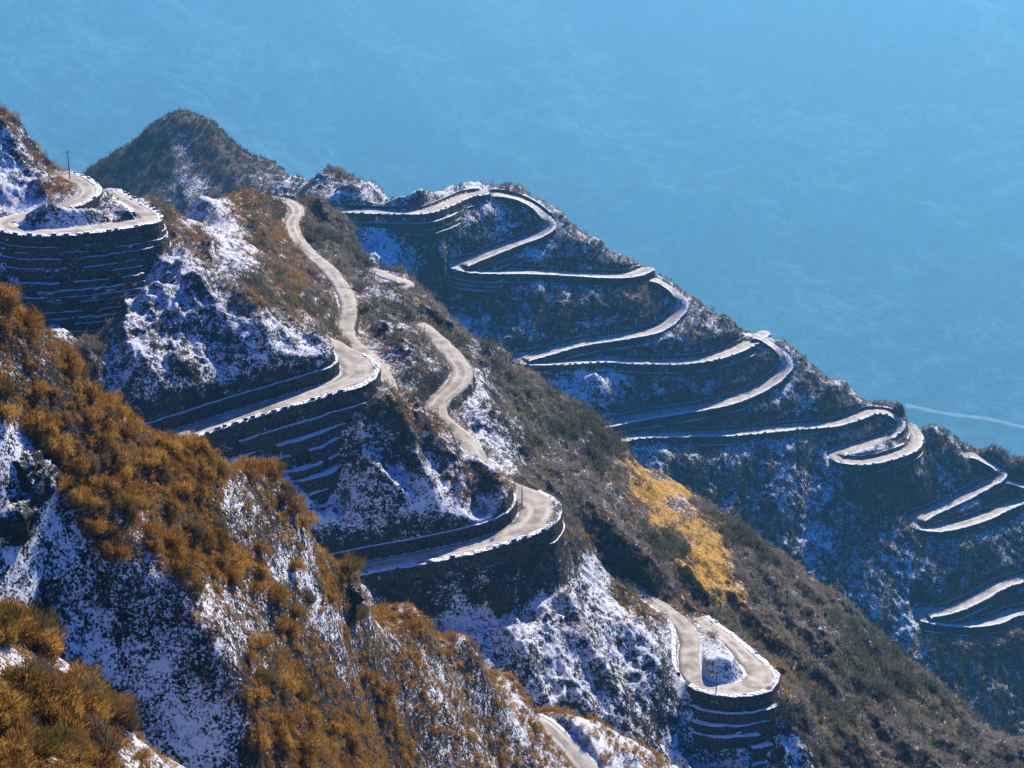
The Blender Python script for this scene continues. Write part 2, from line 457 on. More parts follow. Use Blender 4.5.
class Layer:
    def __init__(self, name, ctrl, roads, th, r, dth, dlr, c, noise, zones, road_sub=6, reach=14.0, coarse=3):
        pts = list(ctrl)
        for rd in roads:
            pts += list(rd.P[::road_sub] - np.array([0, 0, 0.0]))
        P = np.array(pts)
        # drop near duplicates
        keep = []
        for i in range(len(P)):
            if all(np.hypot(*(P[i, :2] - P[j, :2])) > 2.0 for j in keep):
                keep.append(i)
        f = rbf_fit(P[keep], c)
        self.th = np.arange(th[0], th[1], dth); self.lr = np.arange(math.log(r[0]), math.log(r[1]), dlr)
        self.dth, self.dlr = dth, dlr
        nt, nr = len(self.th), len(self.lr)
        TH, LR = np.meshgrid(self.th, self.lr, indexing='ij')
        RR = np.exp(LR)
        self.X, self.Y = RR * np.sin(TH), RR * np.cos(TH)
        # height on a coarse grid, then linear upsampling
        cs = coarse
        ti = np.unique(np.append(np.arange(0, nt, cs), nt - 1)); ri = np.unique(np.append(np.arange(0, nr, cs), nr - 1))
        Zc = f(self.X[np.ix_(ti, ri)], self.Y[np.ix_(ti, ri)])
        Z1 = np.stack([np.interp(np.arange(nr), ri, row) for row in Zc])
        Z = np.stack([np.interp(np.arange(nt), ti, Z1[:, j]) for j in range(nr)], 1)
        # distance to roads
        best = np.full((nt, nr), 1e9); lat = np.zeros((nt, nr)); zr = np.zeros((nt, nr)); ww = np.zeros((nt, nr))
        kf = np.ones((nt, nr)); kc = np.ones((nt, nr))
        for rd in roads:
            for i in range(len(rd.P)):
                p = rd.P[i]
                rr = math.hypot(p[0], p[1]); tt = math.atan2(p[0], p[1])
                i0 = int((tt - reach / rr - th[0]) / dth); i1 = int((tt + reach / rr - th[0]) / dth) + 2
                j0 = int((math.log(max(rr - reach, 1)) - self.lr[0]) / dlr); j1 = int((math.log(rr + reach) - self.lr[0]) / dlr) + 2
                i0, i1, j0, j1 = max(i0, 0), min(i1, nt), max(j0, 0), min(j1, nr)
                if i0 >= i1 or j0 >= j1: continue
                dx = self.X[i0:i1, j0:j1] - p[0]; dy = self.Y[i0:i1, j0:j1] - p[1]
                al = dx * rd.T[i, 0] + dy * rd.T[i, 1]
                la = dx * rd.N[i, 0] + dy * rd.N[i, 1]
                dd = np.hypot(dx, dy)
                sub = best[i0:i1, j0:j1]
                m = dd < sub
                sub[m] = dd[m]
                zr[i0:i1, j0:j1][m] = p[2]; ww[i0:i1, j0:j1][m] = rd.w[i]
                lat[i0:i1, j0:j1][m] = la[m]
                kf[i0:i1, j0:j1][m] = rd.kf; kc[i0:i1, j0:j1][m] = rd.kc
        wr = sstep(3.5, 13.0, best)
        self.best = best
        Z0 = Z.copy()
        Zn = noise(self.X, self.Y)
        Z = Z + Zn * (0.12 + 0.88 * wr)
        near = best < 1e8
        e = best - ww
        lo = zr - 0.14 - kf * np.maximum(0, e - 0.25)
        hi = zr - 0.14 + kc * np.maximum(0, e - 0.9)
        Zc2 = np.clip(Z, lo, hi)
        self.Z = np.where(near, Zc2, Z)
        self.base = Z
        V = np.stack([self.X, self.Y, self.Z], -1)
        # ground cover zones
        U, W = project(V)
        self.U, self.W = U, W
        seeds = np.array(zones, float)
        num = np.zeros((nt, nr, 3)); den = np.zeros((nt, nr))
        wob = 14 * gnoise(self.X / 9.0 * (480 / r[0]) ** .5, self.Y / 9.0 * (480 / r[0]) ** .5, 91)
        wob2 = 14 * gnoise(self.X / 9.0 + 40, self.Y / 9.0 - 7, 92)
        for su, sv, a, b, c2 in seeds:
            d2 = ((U + wob - su) ** 2 + (W + wob2 - sv) ** 2) + 60.0
            q = 1.0 / d2 ** 1.9
            den += q
            num += q[..., None] * np.array([a, b, c2])
        self.zone = num / den[..., None]
        self.nt, self.nr = nt, nr
        self.V = V
    def height(self, x, y, base=False):
        Zg = self.base if base else self.Z
        a = (np.arctan2(x, y) - self.th[0]) / self.dth; b = (np.log(np.hypot(x, y)) - self.lr[0]) / self.dlr
        a = np.clip(a, 0, self.nt - 1.001); b = np.clip(b, 0, self.nr - 1.001)
        i = a.astype(int); j = b.astype(int); fa = a - i; fb = b - j
        return (Zg[i, j] * (1 - fa) * (1 - fb) + Zg[i + 1, j] * fa * (1 - fb) + Zg[i, j + 1] * (1 - fa) * fb + Zg[i + 1, j + 1] * fa * fb)
    def build(self, name, mat):
        nt, nr = self.nt, self.nr
        idx = np.arange(nt * nr).reshape(nt, nr)
        q = np.stack([idx[:-1, :-1], idx[:-1, 1:], idx[1:, 1:], idx[1:, :-1]], -1).reshape(-1, 4)
        q = q[:, ::-1]
        me = mesh_np(name, self.V.reshape(-1, 3), quads=q)
        fattr(me, 'snow', self.zone[..., 0]); fattr(me, 'tone', self.zone[..., 1]); fattr(me, 'soil', self.zone[..., 2])
        o = obj(name, me, mat)
        o['kind'] = 'structure'
        return o

def rot(x, y, dx, dy):
    """coordinates along (dx,dy) and across it"""
    return x * dx + y * dy, -x * dy + y * dx

def noise0(x, y):
    a, b = rot(x, y, 0.75, -0.66)
    z = 1.5 * ridged(a / 44, b / 17, 3, 2) - 0.6
    z += 0.9 * fbm(x / 9, y / 9, 5, 3, 0.5)
    z += 0.16 * ridged(x / 2.6, y / 2.6, 9, 2, 0.5)
    return z

def noise1(x, y):
    a, b = rot(x, y, 0.49, -0.87)
    z = 4.4 * ridged(a / 52, b / 21, 21, 2) - 1.9
    z += 2.0 * fbm(x / 13, y / 13, 25, 4, 0.55)
    z += 0.55 * ridged(x / 4.2, y / 4.2, 29, 3, 0.62)
    k = at_d(205, 205, 610)
    k2 = at_d(675, 515, 612)
    return z * (1 - 0.75 * np.exp(-((x - k[0]) ** 2 + (y - k[1]) ** 2) / 45.0 ** 2)) * (1 - 0.7 * np.exp(-((x - k2[0]) ** 2 + (y - k2[1]) ** 2) / 32.0 ** 2))

def noise2(x, y):
    a, b = rot(x, y, -0.45, -0.89)
    z = 4.2 * ridged(a / 90, b / 24, 41, 2) - 1.6
    z += 2.2 * fbm(x / 20, y / 20, 45, 4, 0.55)
    z += 0.9 * ridged(x / 7.5, y / 7.5, 49, 3, 0.62)
    return z

def noise3(x, y):
    a, b = rot(x, y, 0.0, -1.0)
    return 2.2 * ridged(a / 90, b / 40, 61, 2) + 1.0 * fbm(x / 14, y / 14, 65, 3)

# near slope
c0 = []
for u, v, d in [(-40, 262, 225), (0, 300, 225), (50, 345, 230), (100, 405, 233), (160, 446, 240), (200, 458, 245), (245, 472, 255), (292, 500, 262), (312, 548, 264), (350, 574, 275),
                (420, 618, 305), (470, 652, 330), (520, 690, 362), (545, 710, 385)]:
    c0 += crest(u, v, d, ((10, 1.0), (40, 1.0)))
for u, v, d in [(640, 752, 405), (690, 785, 420)]:
    c0 += crest(u, v, d, ((8, 1.1), (30, 1.1)))
for u, v, d in [(0, 618, 148), (60, 672, 150), (120, 735, 153), (175, 775, 158), (-40, 590, 146)]:
    c0 += crest(u, v, d, ((6, 1.2), (14, 1.0)))
def below(u, v, u0, v0, d0, slope):
    """ground under the pixel, lying down-slope (towards the camera) from a crest point"""
    p0 = at_d(u0, v0, d0); h0 = math.hypot(p0[0], p0[1])
    r = ray(u, v); t2 = -r[2] / math.hypot(r[0], r[1])
    h2 = (slope * h0 - p0[2]) / (t2 + slope)
    return r * (h2 / math.hypot(r[0], r[1]))
CR = {0: (300, 225), 30: (327, 227), 60: (352, 230), 90: (392, 232), 120: (415, 234), 150: (438, 239), 180: (452, 242), 235: (468, 252), 285: (497, 261), 330: (562, 268), 400: (606, 297), 480: (661, 337), 545: (712, 385), -60: (250, 225)}
for u, v, u0, sl in [(-60, 400, -60, .62), (0, 380, 0, .5), (0, 440, 0, .62), (60, 440, 60, .5), (60, 500, 60, .6), (120, 490, 120, .42), (120, 560, 120, .5), (180, 540, 180, .34), (180, 620, 180, .36), (235, 580, 235, .3), (235, 690, 235, .3),
                     (285, 600, 285, .34), (285, 680, 285, .34), (285, 768, 285, .36), (330, 650, 330, .5), (330, 740, 330, .52), (400, 650, 400, .5), (400, 720, 400, .55), (400, 800, 400, .6), (480, 700, 480, .55), (480, 768, 480, .6), (545, 790, 545, .7)]:
    c0.append(below(u, v, u0, CR[u0][0], CR[u0][1], sl))
for u, v, u0, v0 in [(-60, 540, -60, 400), (0, 565, 0, 440), (60, 628, 60, 500), (120, 692, 120, 560), (185, 752, 180, 620), (130, 740, 120, 560), (170, 720, 180, 620), (0, 500, 0, 440), (60, 560, 60, 500), (120, 625, 120, 560), (180, 690, 180, 620), (235, 750, 235, 690), (240, 800, 235, 690)]:
    p = below(u0, v0, u0, CR[u0][0], CR[u0][1], {-60: .62, 0: .62, 60: .6, 120: .5, 180: .36, 235: .3}[u0])
    c0.append(below(u, v, u0, v0, np.linalg.norm(p), 2.0))
for u, v, d in [(0, 768, 132), (60, 790, 133)]:
    c0.append(at_d(u, v, d))
Z0 = [  # u, v, snow, tone, soil
    (0, 330, .10, 1, 0), (30, 380, .30, 1, 0), (90, 400, .08, 1, 0), (10, 460, .78, .3, 0), (30, 500, .75, .2, 0), (90, 460, .05, 1, 0), (150, 480, .1, 1, 0), (200, 470, .05, .7, 0), (130, 520, .2, 1, 0),
    (250, 500, .55, .6, 0), (280, 480, .2, .8, 0), (190, 540, .1, 1, 0), (250, 560, .35, 1, 0), (300, 575, .75, .6, 0), (280, 610, .4, .8, 0), (60, 560, .62, .1, 0), (20, 590, .8, 0, 0),
    (90, 640, .74, 0, 0), (130, 600, .56, .1, 0), (150, 690, .78, 0, 0), (200, 730, .74, 0, 0), (220, 660, .5, .3, 0), (200, 610, .5, .8, 0), (30, 640, .05, 1, 0), (30, 700, .05, 1, 0), (90, 740, .1, 1, 0),
    (10, 665, .7, .5, 0), (120, 745, .65, .5, 0), (280, 690, .1, 1, 0), (320, 730, .08, 1, 0), (330, 610, .62, .6, 0), (360, 640, .4, .8, 0), (400, 660, .4, .9, 0), (440, 690, .55, .7, 0), (470, 660, .45, .8, 0),
    (400, 740, .2, 1, 0), (470, 740, .45, .8, 0), (510, 710, .55, .6, 0), (530, 740, .5, .6, 0), (600, 755, .7, .7, 0), (420, 620, .3, 1, 0), (345, 580, .2, 1, 0)]
L0 = Layer('near', c0, ROADS0, (-0.33, 0.12), (96, 460), 0.0009, 0.0019, 3.0, noise0, Z0, road_sub=6, reach=9)

# spur with the four lower bends
c1 = []
for u, v, d in [(-60, 92, 575), (0, 119, 563), (22, 136, 561), (45, 157, 561), (60, 172, 562)]:
    c1 += crest(u, v, d)
for u, v, d in [(166, 216, 585), (195, 201, 618), (225, 197, 648), (246, 198, 668)]:
    c1 += crest(u, v, d)
for u, v, d in [(306, 204, 690), (330, 214, 695), (352, 236, 690), (370, 266, 668), (415, 284, 645), (432, 311, 632), (460, 336, 622), (500, 360, 622), (530, 384, 624), (560, 404, 626), (600, 434, 632), (632, 462, 636), (690, 500, 642),
                (750, 541, 648), (800, 579, 650), (850, 620, 652), (940, 698, 652), (1024, 755, 652), (1100, 800, 652)]:
    c1 += crest(u, v, d, ((10, 0.9), (60, 0.95)))
for u, v, d in [
    (0, 170, 545), (40, 185, 545), (75, 213, 526), (100, 213, 533), (-40, 300, 508), (-40, 235, 520),
    (10, 256, 519), (75, 302, 520), (105, 288, 525), (156, 243, 534), (45, 290, 519), (15, 330, 503), (132, 262, 530),
    (100, 370, 494), (60, 345, 503), (200, 360, 492), (150, 400, 484), (150, 330, 497), (250, 370, 495), (190, 290, 510), (220, 240, 582), (260, 290, 532), (290, 318, 524), (290, 360, 497), (190, 225, 578), (160, 285, 507),
    (270, 472, 490), (300, 478, 495), (350, 445, 498), (382, 405, 503), (200, 470, 484), (240, 472, 486), (325, 462, 498),
    (330, 530, 489), (440, 500, 497), (400, 510, 493), (480, 515, 499), (390, 450, 500), (400, 430, 502), (450, 480, 503), (480, 467, 506), (498, 478, 505), (462, 464, 505), (508, 490, 506), (350, 500, 492),
    (430, 600, 493), (400, 610, 491), (480, 590, 495), (515, 575, 499), (540, 560, 505), (556, 545, 510),
    (520, 640, 493), (560, 700, 490), (600, 680, 498), (640, 740, 499), (600, 600, 515), (640, 630, 524), (575, 560, 521), (660, 650, 522), (660, 690, 511),
    (700, 760, 517), (740, 764, 519), (720, 766, 518), (765, 756, 521), (682, 748, 515), (788, 736, 523), (795, 705, 527), (640, 710, 503), (700, 790, 511), (740, 800, 511), (800, 790, 520), (620, 800, 490), (500, 760, 475),
    (715, 660, 522), (730, 668, 520),
    (335, 245, 660), (320, 290, 610), (500, 390, 592), (540, 440, 588), (520, 462, 556), (580, 480, 582), (600, 540, 552), (640, 570, 556), (680, 540, 596), (720, 600, 578), (800, 680, 572), (770, 620, 592), (850, 720, 572),
    (830, 760, 545), (930, 760, 580), (1024, 790, 595), (430, 360, 570), (400, 350, 562), (380, 320, 592), (410, 310, 612), (420, 380, 552), (640, 500, 605), (850, 660, 604), (940, 730, 608),
    (360, 600, 465), (250, 520, 470), (100, 450, 460)]:
    c1.append(at_d(u, v, d))
Z1 = [
    (10, 140, .62, .5, 0), (30, 160, .62, .4, 0), (20, 180, .85, .2, 0), (15, 112, .1, 1, 0), (45, 155, .25, .8, 0), (60, 175, .25, 1, 0), (80, 212, .8, .2, 0), (110, 205, .5, .5, 0),
    (60, 280, .6, 0, 0), (15, 270, .7, 0, 0), (100, 320, .55, 0, 0), (130, 270, .55, .1, 0), (60, 335, .45, 0, 0), (90, 350, .12, 0, 0), (120, 350, .6, 0, 0), (130, 310, .62, .1, 0), (180, 265, .66, .2, 0), (200, 300, .6, .2, 0), (170, 340, .5, .1, 0), (150, 400, .55, 0, 0), (120, 390, .62, 0, 0),
    (220, 340, .55, .1, 0), (270, 340, .8, .3, 0), (240, 390, .62, .1, 0), (300, 370, .8, .3, 0), (165, 225, .15, .9, 0), (195, 205, .72, .7, 0), (225, 225, .72, .7, 0), (240, 260, .68, .6, 0), (200, 240, .3, .9, 0), (250, 200, .15, 1, 0),
    (270, 235, .12, 1, 0), (290, 280, .1, .8, 0), (250, 285, .25, .8, 0), (300, 310, .25, .7, 0), (270, 215, .3, .6, 0), (325, 240, .05, .0, 0), (345, 250, .05, .0, 0), (325, 300, .28, .5, 0), (360, 310, .12, .4, 0), (390, 330, .3, .3, 0), (410, 360, .4, .3, 0),
    (385, 283, .4, .2, 0), (420, 310, .15, .2, 0), (440, 330, .1, .2, 0), (395, 385, .3, .5, 0), (400, 410, .3, .8, 0),
    (300, 450, .7, 0, 0), (350, 480, .78, 0, 0), (320, 520, .8, 0, 0), (380, 440, .6, .1, 0), (400, 480, .7, .1, 0), (440, 500, .78, .4, 0), (460, 480, .5, .8, 0), (490, 480, .3, 1, 0), (480, 510, .75, .5, 0), (420, 520, .8, .1, 0), (430, 430, .3, .8, 0), (410, 450, .5, .3, 0),
    (480, 400, .55, .2, 0), (490, 440, .6, .2, 0), (500, 460, .5, .2, 0), (510, 390, .05, .0, 0), (560, 430, .05, .0, 0), (600, 450, .03, .0, 0), (540, 470, .12, .2, 0), (560, 450, .25, .2, 0), (590, 500, .08, .2, 0), (610, 510, .35, .5, 0), (620, 540, .05, .1, 0), (560, 510, .05, .2, 0),
    (620, 475, .25, .5, .1), (645, 465, .1, .6, .8), (655, 490, .05, .6, .95), (680, 485, .1, .6, .95), (665, 510, .08, .6, .85), (690, 530, .05, .6, .95), (705, 555, .05, .6, .95), (720, 572, .05, .6, .95), (733, 590, .1, .5, .6), (662, 472, .3, .4, .25), (675, 505, .35, .4, .15), (640, 520, .12, .4, .1), (700, 500, .03, .1, 0), (740, 580, .15, .1, .0), (735, 545, .03, .1, 0), (668, 540, .05, .3, .1),
    (480, 600, .85, 0, 0), (520, 600, .7, .2, 0), (560, 570, .65, .4, 0), (590, 580, .7, .5, 0), (570, 545, .3, 1, 0), (610, 600, .6, .4, 0), (540, 660, .62, .2, 0), (600, 650, .66, .2, 0), (640, 640, .62, .3, 0), (640, 690, .58, .1, 0), (580, 700, .6, .2, 0), (620, 740, .62, .2, 0),
    (640, 595, .2, 1, 0), (720, 660, .85, .5, 0), (730, 672, .9, .2, 0), (700, 645, .6, .6, 0), (690, 755, .7, 0, 0), (790, 720, .45, .6, 0), (795, 745, .7, .3, 0), (770, 680, .1, .9, .1),
    (660, 580, .02, .2, 0), (720, 620, .02, .3, 0), (760, 650, .02, .5, 0), (800, 700, .02, .4, 0), (840, 740, .02, .4, 0), (760, 580, .02, .1, 0), (850, 660, .02, .15, 0), (920, 740, .03, .15, 0), (880, 690, .03, .1, 0), (1000, 750, .02, .1, 0), (800, 620, .02, .1, 0), (770, 760, .5, .4, 0)]
L1 = Layer('spur', c1, ROADS1, (-0.345, 0.36), (395, 760), 0.00085, 0.00115, 3.5, noise1, Z1, road_sub=6, reach=15)

# far ridge with the zigzags
c2 = []
for u, v, d in [(295, 187, 1050), (318, 181, 1032), (345, 178, 1025), (370, 187, 1022), (388, 200, 1020), (404, 209, 1018)]:
    c2 += crest(u, v, d, ((25, 0.7), (110, 0.8)))
for u, v, e in [(432, 203, 12), (445, 196, 14), (470, 190, 10), (492, 189, 8), (520, 194, 8), (540, 203, 6), (560, 219, 4), (582, 235, 4), (604, 250, 3), (625, 261, 3), (650, 272, 3), (672, 284, 3), (700, 307, 3), (722, 324, 3),
                (742, 334, 3), (765, 337, 3), (790, 352, 3), (820, 374, 3), (850, 396, 3), (868, 405, 3), (888, 408, 3), (903, 412, 3), (925, 430, 2), (960, 446, 0), (995, 456, 0), (1030, 468, 0), (1080, 490, 0)]:
    p = on_face(u, v)
    c2 += crest(u, v, np.linalg.norm(p) + e, ((20, 0.8), (120, 0.9)))
for u, v, d in [
    (345, 190, 1004), (320, 195, 1008), (380, 203, 1010), (360, 245, 988), (400, 245, 999), (330, 240, 980), (400, 270, 985), (360, 275, 975), (380, 310, 955), (250, 230, 985), (250, 270, 960), 
    (450, 300, 1017), (478, 303, 1018), (530, 392, 1001), (570, 396, 1005), (600, 384, 1010), (505, 380, 996)]:
    c2.append(at_d(u, v, d))
for u, v, d in [(230, 225, 1030), (200, 250, 1040), (240, 260, 1010), (150, 280, 1040), (150, 300, 960), (100, 330, 960)]:
    c2.append(at_d(u, v, d))
for u, v in [(480, 225), (510, 225), (420, 330), (480, 360), (560, 310), (560, 420), (500, 400), (640, 480), (700, 500), (800, 560), (880, 600), (950, 570), (1000, 700), (900, 660), (1060, 700), (760, 470), (820, 500), (870, 520), (930, 480), (1000, 540),
             (960, 650), (1024, 640), (700, 650), (800, 700), (600, 520), (820, 620), (1080, 620), (1080, 560), (1100, 780), (900, 800), (620, 320), (600, 385), (740, 370), (700, 385), (820, 400), (900, 440)]:
    c2.append(on_face(u, v))
Z2 = [
    (345, 168, .1, .9, 0), (335, 182, .42, .3, 0), (320, 185, .35, .2, 0), (380, 195, .6, .3, 0), (350, 198, .62, .2, 0), (300, 185, .35, .1, 0), (350, 235, .72, .1, 0), (390, 235, .8, .1, 0), (400, 265, .6, 0, 0), (430, 240, .6, .3, 0), (450, 230, .6, .3, 0), (430, 290, .4, 0, 0), (470, 300, .55, 0, 0),
    (480, 205, .55, .5, 0), (500, 200, .4, .9, 0), (500, 225, .6, .4, 0), (530, 215, .45, .6, 0), (520, 255, .45, .2, 0), (560, 235, .45, .6, 0), (590, 255, .5, .4, 0), (640, 290, .4, .7, 0), (610, 260, .3, .5, 0), (560, 300, .35, .0, 0), (500, 320, .4, 0, 0), (600, 310, .4, .1, 0),
    (520, 370, .5, 0, 0), (600, 350, .6, .1, 0), (700, 320, .35, .6, 0), (720, 335, .35, .6, 0), (680, 345, .5, .3, 0), (640, 390, .35, .0, 0), (600, 395, .75, .2, 0), (740, 375, .5, .3, 0), (760, 360, .4, .5, 0), (820, 385, .35, .6, 0), (800, 410, .5, .3, 0), (850, 405, .35, .6, 0),
    (700, 425, .25, 0, 0), (650, 460, .4, 0, 0), (720, 470, .35, 0, 0), (780, 460, .35, .2, 0), (800, 490, .5, .2, 0), (850, 520, .4, .2, 0), (760, 520, .3, 0, 0), (880, 425, .25, .9, 0), (870, 450, .6, .3, 0), (885, 475, .15, 0, 0), (930, 440, .2, .3, 0), (960, 460, .3, .3, 0), (950, 480, .5, .3, 0),
    (1000, 455, .02, .2, 0), (1024, 480, .1, .3, 0), (960, 510, .4, .2, 0), (940, 550, .25, 0, 0), (980, 570, .3, .2, 0), (920, 600, .45, 0, 0), (1000, 660, .15, 0, 0), (960, 660, .2, 0, 0), (1010, 640, .1, .3, 0), (880, 570, .35, 0, 0)]
L2 = Layer('far', c2, ROADS2, (-0.19, 0.36), (800, 1280), 0.0008, 0.00095, 5.0, noise2, Z2, road_sub=6, reach=14)

# conical peak behind
c3 = []
for u, v, d in [(183, 115, 1330), (160, 123, 1330), (140, 138, 1330), (110, 159, 1328), (85, 178, 1325), (50, 215, 1318), (0, 260, 1300), (210, 124, 1325), (240, 149, 1315), (270, 165, 1300), (290, 178, 1290), (320, 192, 1275), (360, 215, 1260)]:
    c3 += crest(u, v, d, ((30, 0.55), (150, 0.7)))
for u, v, d in [(185, 150, 1300), (182, 190, 1270), (120, 190, 1285), (245, 185, 1270), (180, 230, 1240), (100, 230, 1260), (280, 220, 1240), (60, 270, 1255), (200, 280, 1210), (340, 260, 1210)]:
    c3.append(at_d(u, v, d))
Z3 = [(183, 115, .15, .3, 0), (181, 135, .6, .2, 0), (182, 150, .62, .2, 0), (184, 165, .62, .2, 0), (187, 182, .7, .1, 0), (165, 140, .05, .1, 0), (200, 140, .05, .1, 0), (168, 160, .08, .1, 0), (204, 165, .1, .1, 0), (172, 192, .45, 0, 0), (140, 150, .05, .2, 0), (110, 170, .02, .2, 0), (120, 195, .05, .1, 0), (220, 140, .08, .2, 0), (210, 160, .15, .2, 0), (240, 160, .05, .2, 0), (270, 175, .35, .1, 0), (250, 185, .5, .1, 0), (280, 190, .55, .1, 0), (230, 180, .2, .1, 0)]
L3 = Layer('peak', c3, [], (-0.30, -0.03), (1130, 1500), 0.0009, 0.0010, 8.0, noise3, Z3)

# opposite valley side
KF = 3.4
c4 = []
for u, v, d in [(-200, -200, 6600), (200, -200, 6700), (512, -200, 6800), (900, -200, 6600), (1250, -200, 6400), (-200, 0, 5700), (250, 0, 5900), (512, 0, 5950), (800, 0, 5850), (1250, 0, 5600), (-200, 150, 5200), (60, 150, 5300), (300, 150, 5450), (512, 190, 5300), (700, 170, 5300), (1000, 180, 5100), (1250, 180, 5000),
                (700, 300, 4850), (900, 300, 4750), (1100, 300, 4700), (920, 410, 4420), (1024, 430, 4360), (1150, 452, 4300), (800, 390, 4500), (600, 380, 4560), (300, 380, 4600), (0, 360, 4700), (-200, 360, 4700)]:
    c4.append(at_d(u, v, d * KF))
for x in (-1500, -800, 0, 800, 1600):
    c4.append(np.array([x * KF, 3600.0 * KF, -1690.0 * KF])); c4.append(np.array([x * KF, 2600.0 * KF, -1600.0 * KF]))
def noise4(x, y):
    a, b = rot(x, y, 0.25, -0.97)
    w = sstep(4050 * KF, 4700 * KF, y)
    return w * (240 * ridged(a / 5200, b / 2100, 71, 1) + 110 * fbm(x / 900, y / 900, 75, 4) - 120)
L4 = Layer('valley', c4, [], (-0.40, 0.40), (2500 * KF, 7400 * KF), 0.0016, 0.0022, 100.0, noise4, [(512, 100, 0, 0, 0), (100, 100, 0, 0, 0)])

o = L0.build('hillside', M_L0); tag(o, 'steep near hillside of snow, rock and dry orange shrubs', 'hillside')
o = L1.build('mountain_spur', M_L1); tag(o, 'snowy mountain spur carrying four road bends, brown shrubs on its right flank', 'mountain')
o = L2.build('mountain_ridge', M_L2); tag(o, 'blue shaded far ridge crossed by the zigzag road', 'mountain')
o = L3.build('mountain_peak', M_L3); tag(o, 'brown cone shaped peak with a streak of snow behind the crest road', 'mountain')
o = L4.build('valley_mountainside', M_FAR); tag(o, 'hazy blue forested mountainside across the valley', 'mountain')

# ------------------------------------------------------------------ road surfaces
def build_road(rd):
    n = len(rd.P)
    off = np.array([-1.06, -0.98, -0.6, 0.0, 0.6, 0.98, 1.06])
    drop = np.array([-0.30, 0.0, 0.03, 0.05, 0.03, 0.0, -0.30])
    V = np.zeros((n, 7, 3))
    rag = [rd.w * (1 + .10 * gnoise(np.arange(n) * .23, np.full(n, 3.3 + e), 17) + .05 * gnoise(np.arange(n) * .7, np.full(n, 8.3 + e), 18)) for e in (0, 50)]
    for k in range(7):
        V[:, k, :2] = rd.P[:, :2] + rd.N * (rag[k > 3] * off[k])[:, None]
        V[:, k, 2] = rd.P[:, 2] + drop[k]
    idx = np.arange(n * 7).reshape(n, 7)
    q = np.stack([idx[:-1, :-1], idx[1:, :-1], idx[1:, 1:], idx[:-1, 1:]], -1).reshape(-1, 4)[:, ::-1]
    me = mesh_np('road', V.reshape(-1, 3), quads=q)
    uvl = me.uv_layers.new(name='UVMap')
    s = np.concatenate([[0], np.cumsum(np.linalg.norm(np.diff(rd.P, axis=0), axis=1))])
    UV = np.stack([np.tile(off / 1.06, (n, 1)), np.tile(s[:, None], (1, 7))], -1).reshape(-1, 2)
    li = np.empty(len(me.loops), dtype=np.int32); me.loops.foreach_get('vertex_index', li)
    uvl.data.foreach_set('uv', UV[li].astype(np.float32).ravel())
    fattr(me, 'snowy', np.repeat(np.where(np.arange(n) < rd.wall_from * n, 0.12, rd.snowy), 7))
    o = obj('road', me, M_ROAD)
    tag(o, rd.label, 'road', None, 'structure')
for rd in ROADS0 + ROADS1 + ROADS2:
    build_road(rd)

# ------------------------------------------------------------------ retaining walls
def runs(mask, minlen, close=4):
    m = mask.copy()
    idx = np.flatnonzero(m)
    for a, b in zip(idx[:-1], idx[1:]):
        if 1 < b - a <= close: m[a:b] = True
    out, i = [], 0
    while i < len(m):
        if m[i]:
            j = i
            while j + 1 < len(m) and m[j + 1]: j += 1
            if j - i + 1 >= minlen: out.append((i, j))
            i = j + 1
        else: i += 1
    return out

def strip(cols):
    """cols: list of (n,3) arrays -> verts, quads"""
    V = np.stack(cols, 1); n, k = V.shape[:2]
    idx = np.arange(n * k).reshape(n, k)
    q = np.stack([idx[:-1, :-1], idx[1:, :-1], idx[1:, 1:], idx[:-1, 1:]], -1).reshape(-1, 4)
    return V.reshape(-1, 3), q

def xyz(xy, z): return np.concatenate([xy, z[:, None]], 1)

def box_mesh(name, sx, sy, sz, jit=0.06):
    rs = np.random.default_rng(5)
    b = 0.12
    v = []
    for z, s in ((0, 1.0), (sz * 0.8, 0.97), (sz, 0.82)):
        for x, y in ((-1, -1), (1, -1), (1, 1), (-1, 1)):
            v.append([x * sx / 2 * s + rs.uniform(-jit, jit), y * sy / 2 * s + rs.uniform(-jit, jit), z + rs.uniform(-jit, jit)])
    q = []
    for l in (0, 4):
        for i in range(4):
            j = (i + 1) % 4
            q.append([l + i, l + j, l + 4 + j, l + 4 + i])
    q.append([8, 9, 10, 11])
    return mesh_np(name, v, quads=q, smooth=False)

GUARD = box_mesh('guard_stone', 1.25, 0.55, 0.7); GUARD.materials.append(M_WALL)
GUARD_BIG = box_mesh('guard_stone', 1.4, 0.6, 0.75); GUARD_BIG.materials.append(M_WALL)

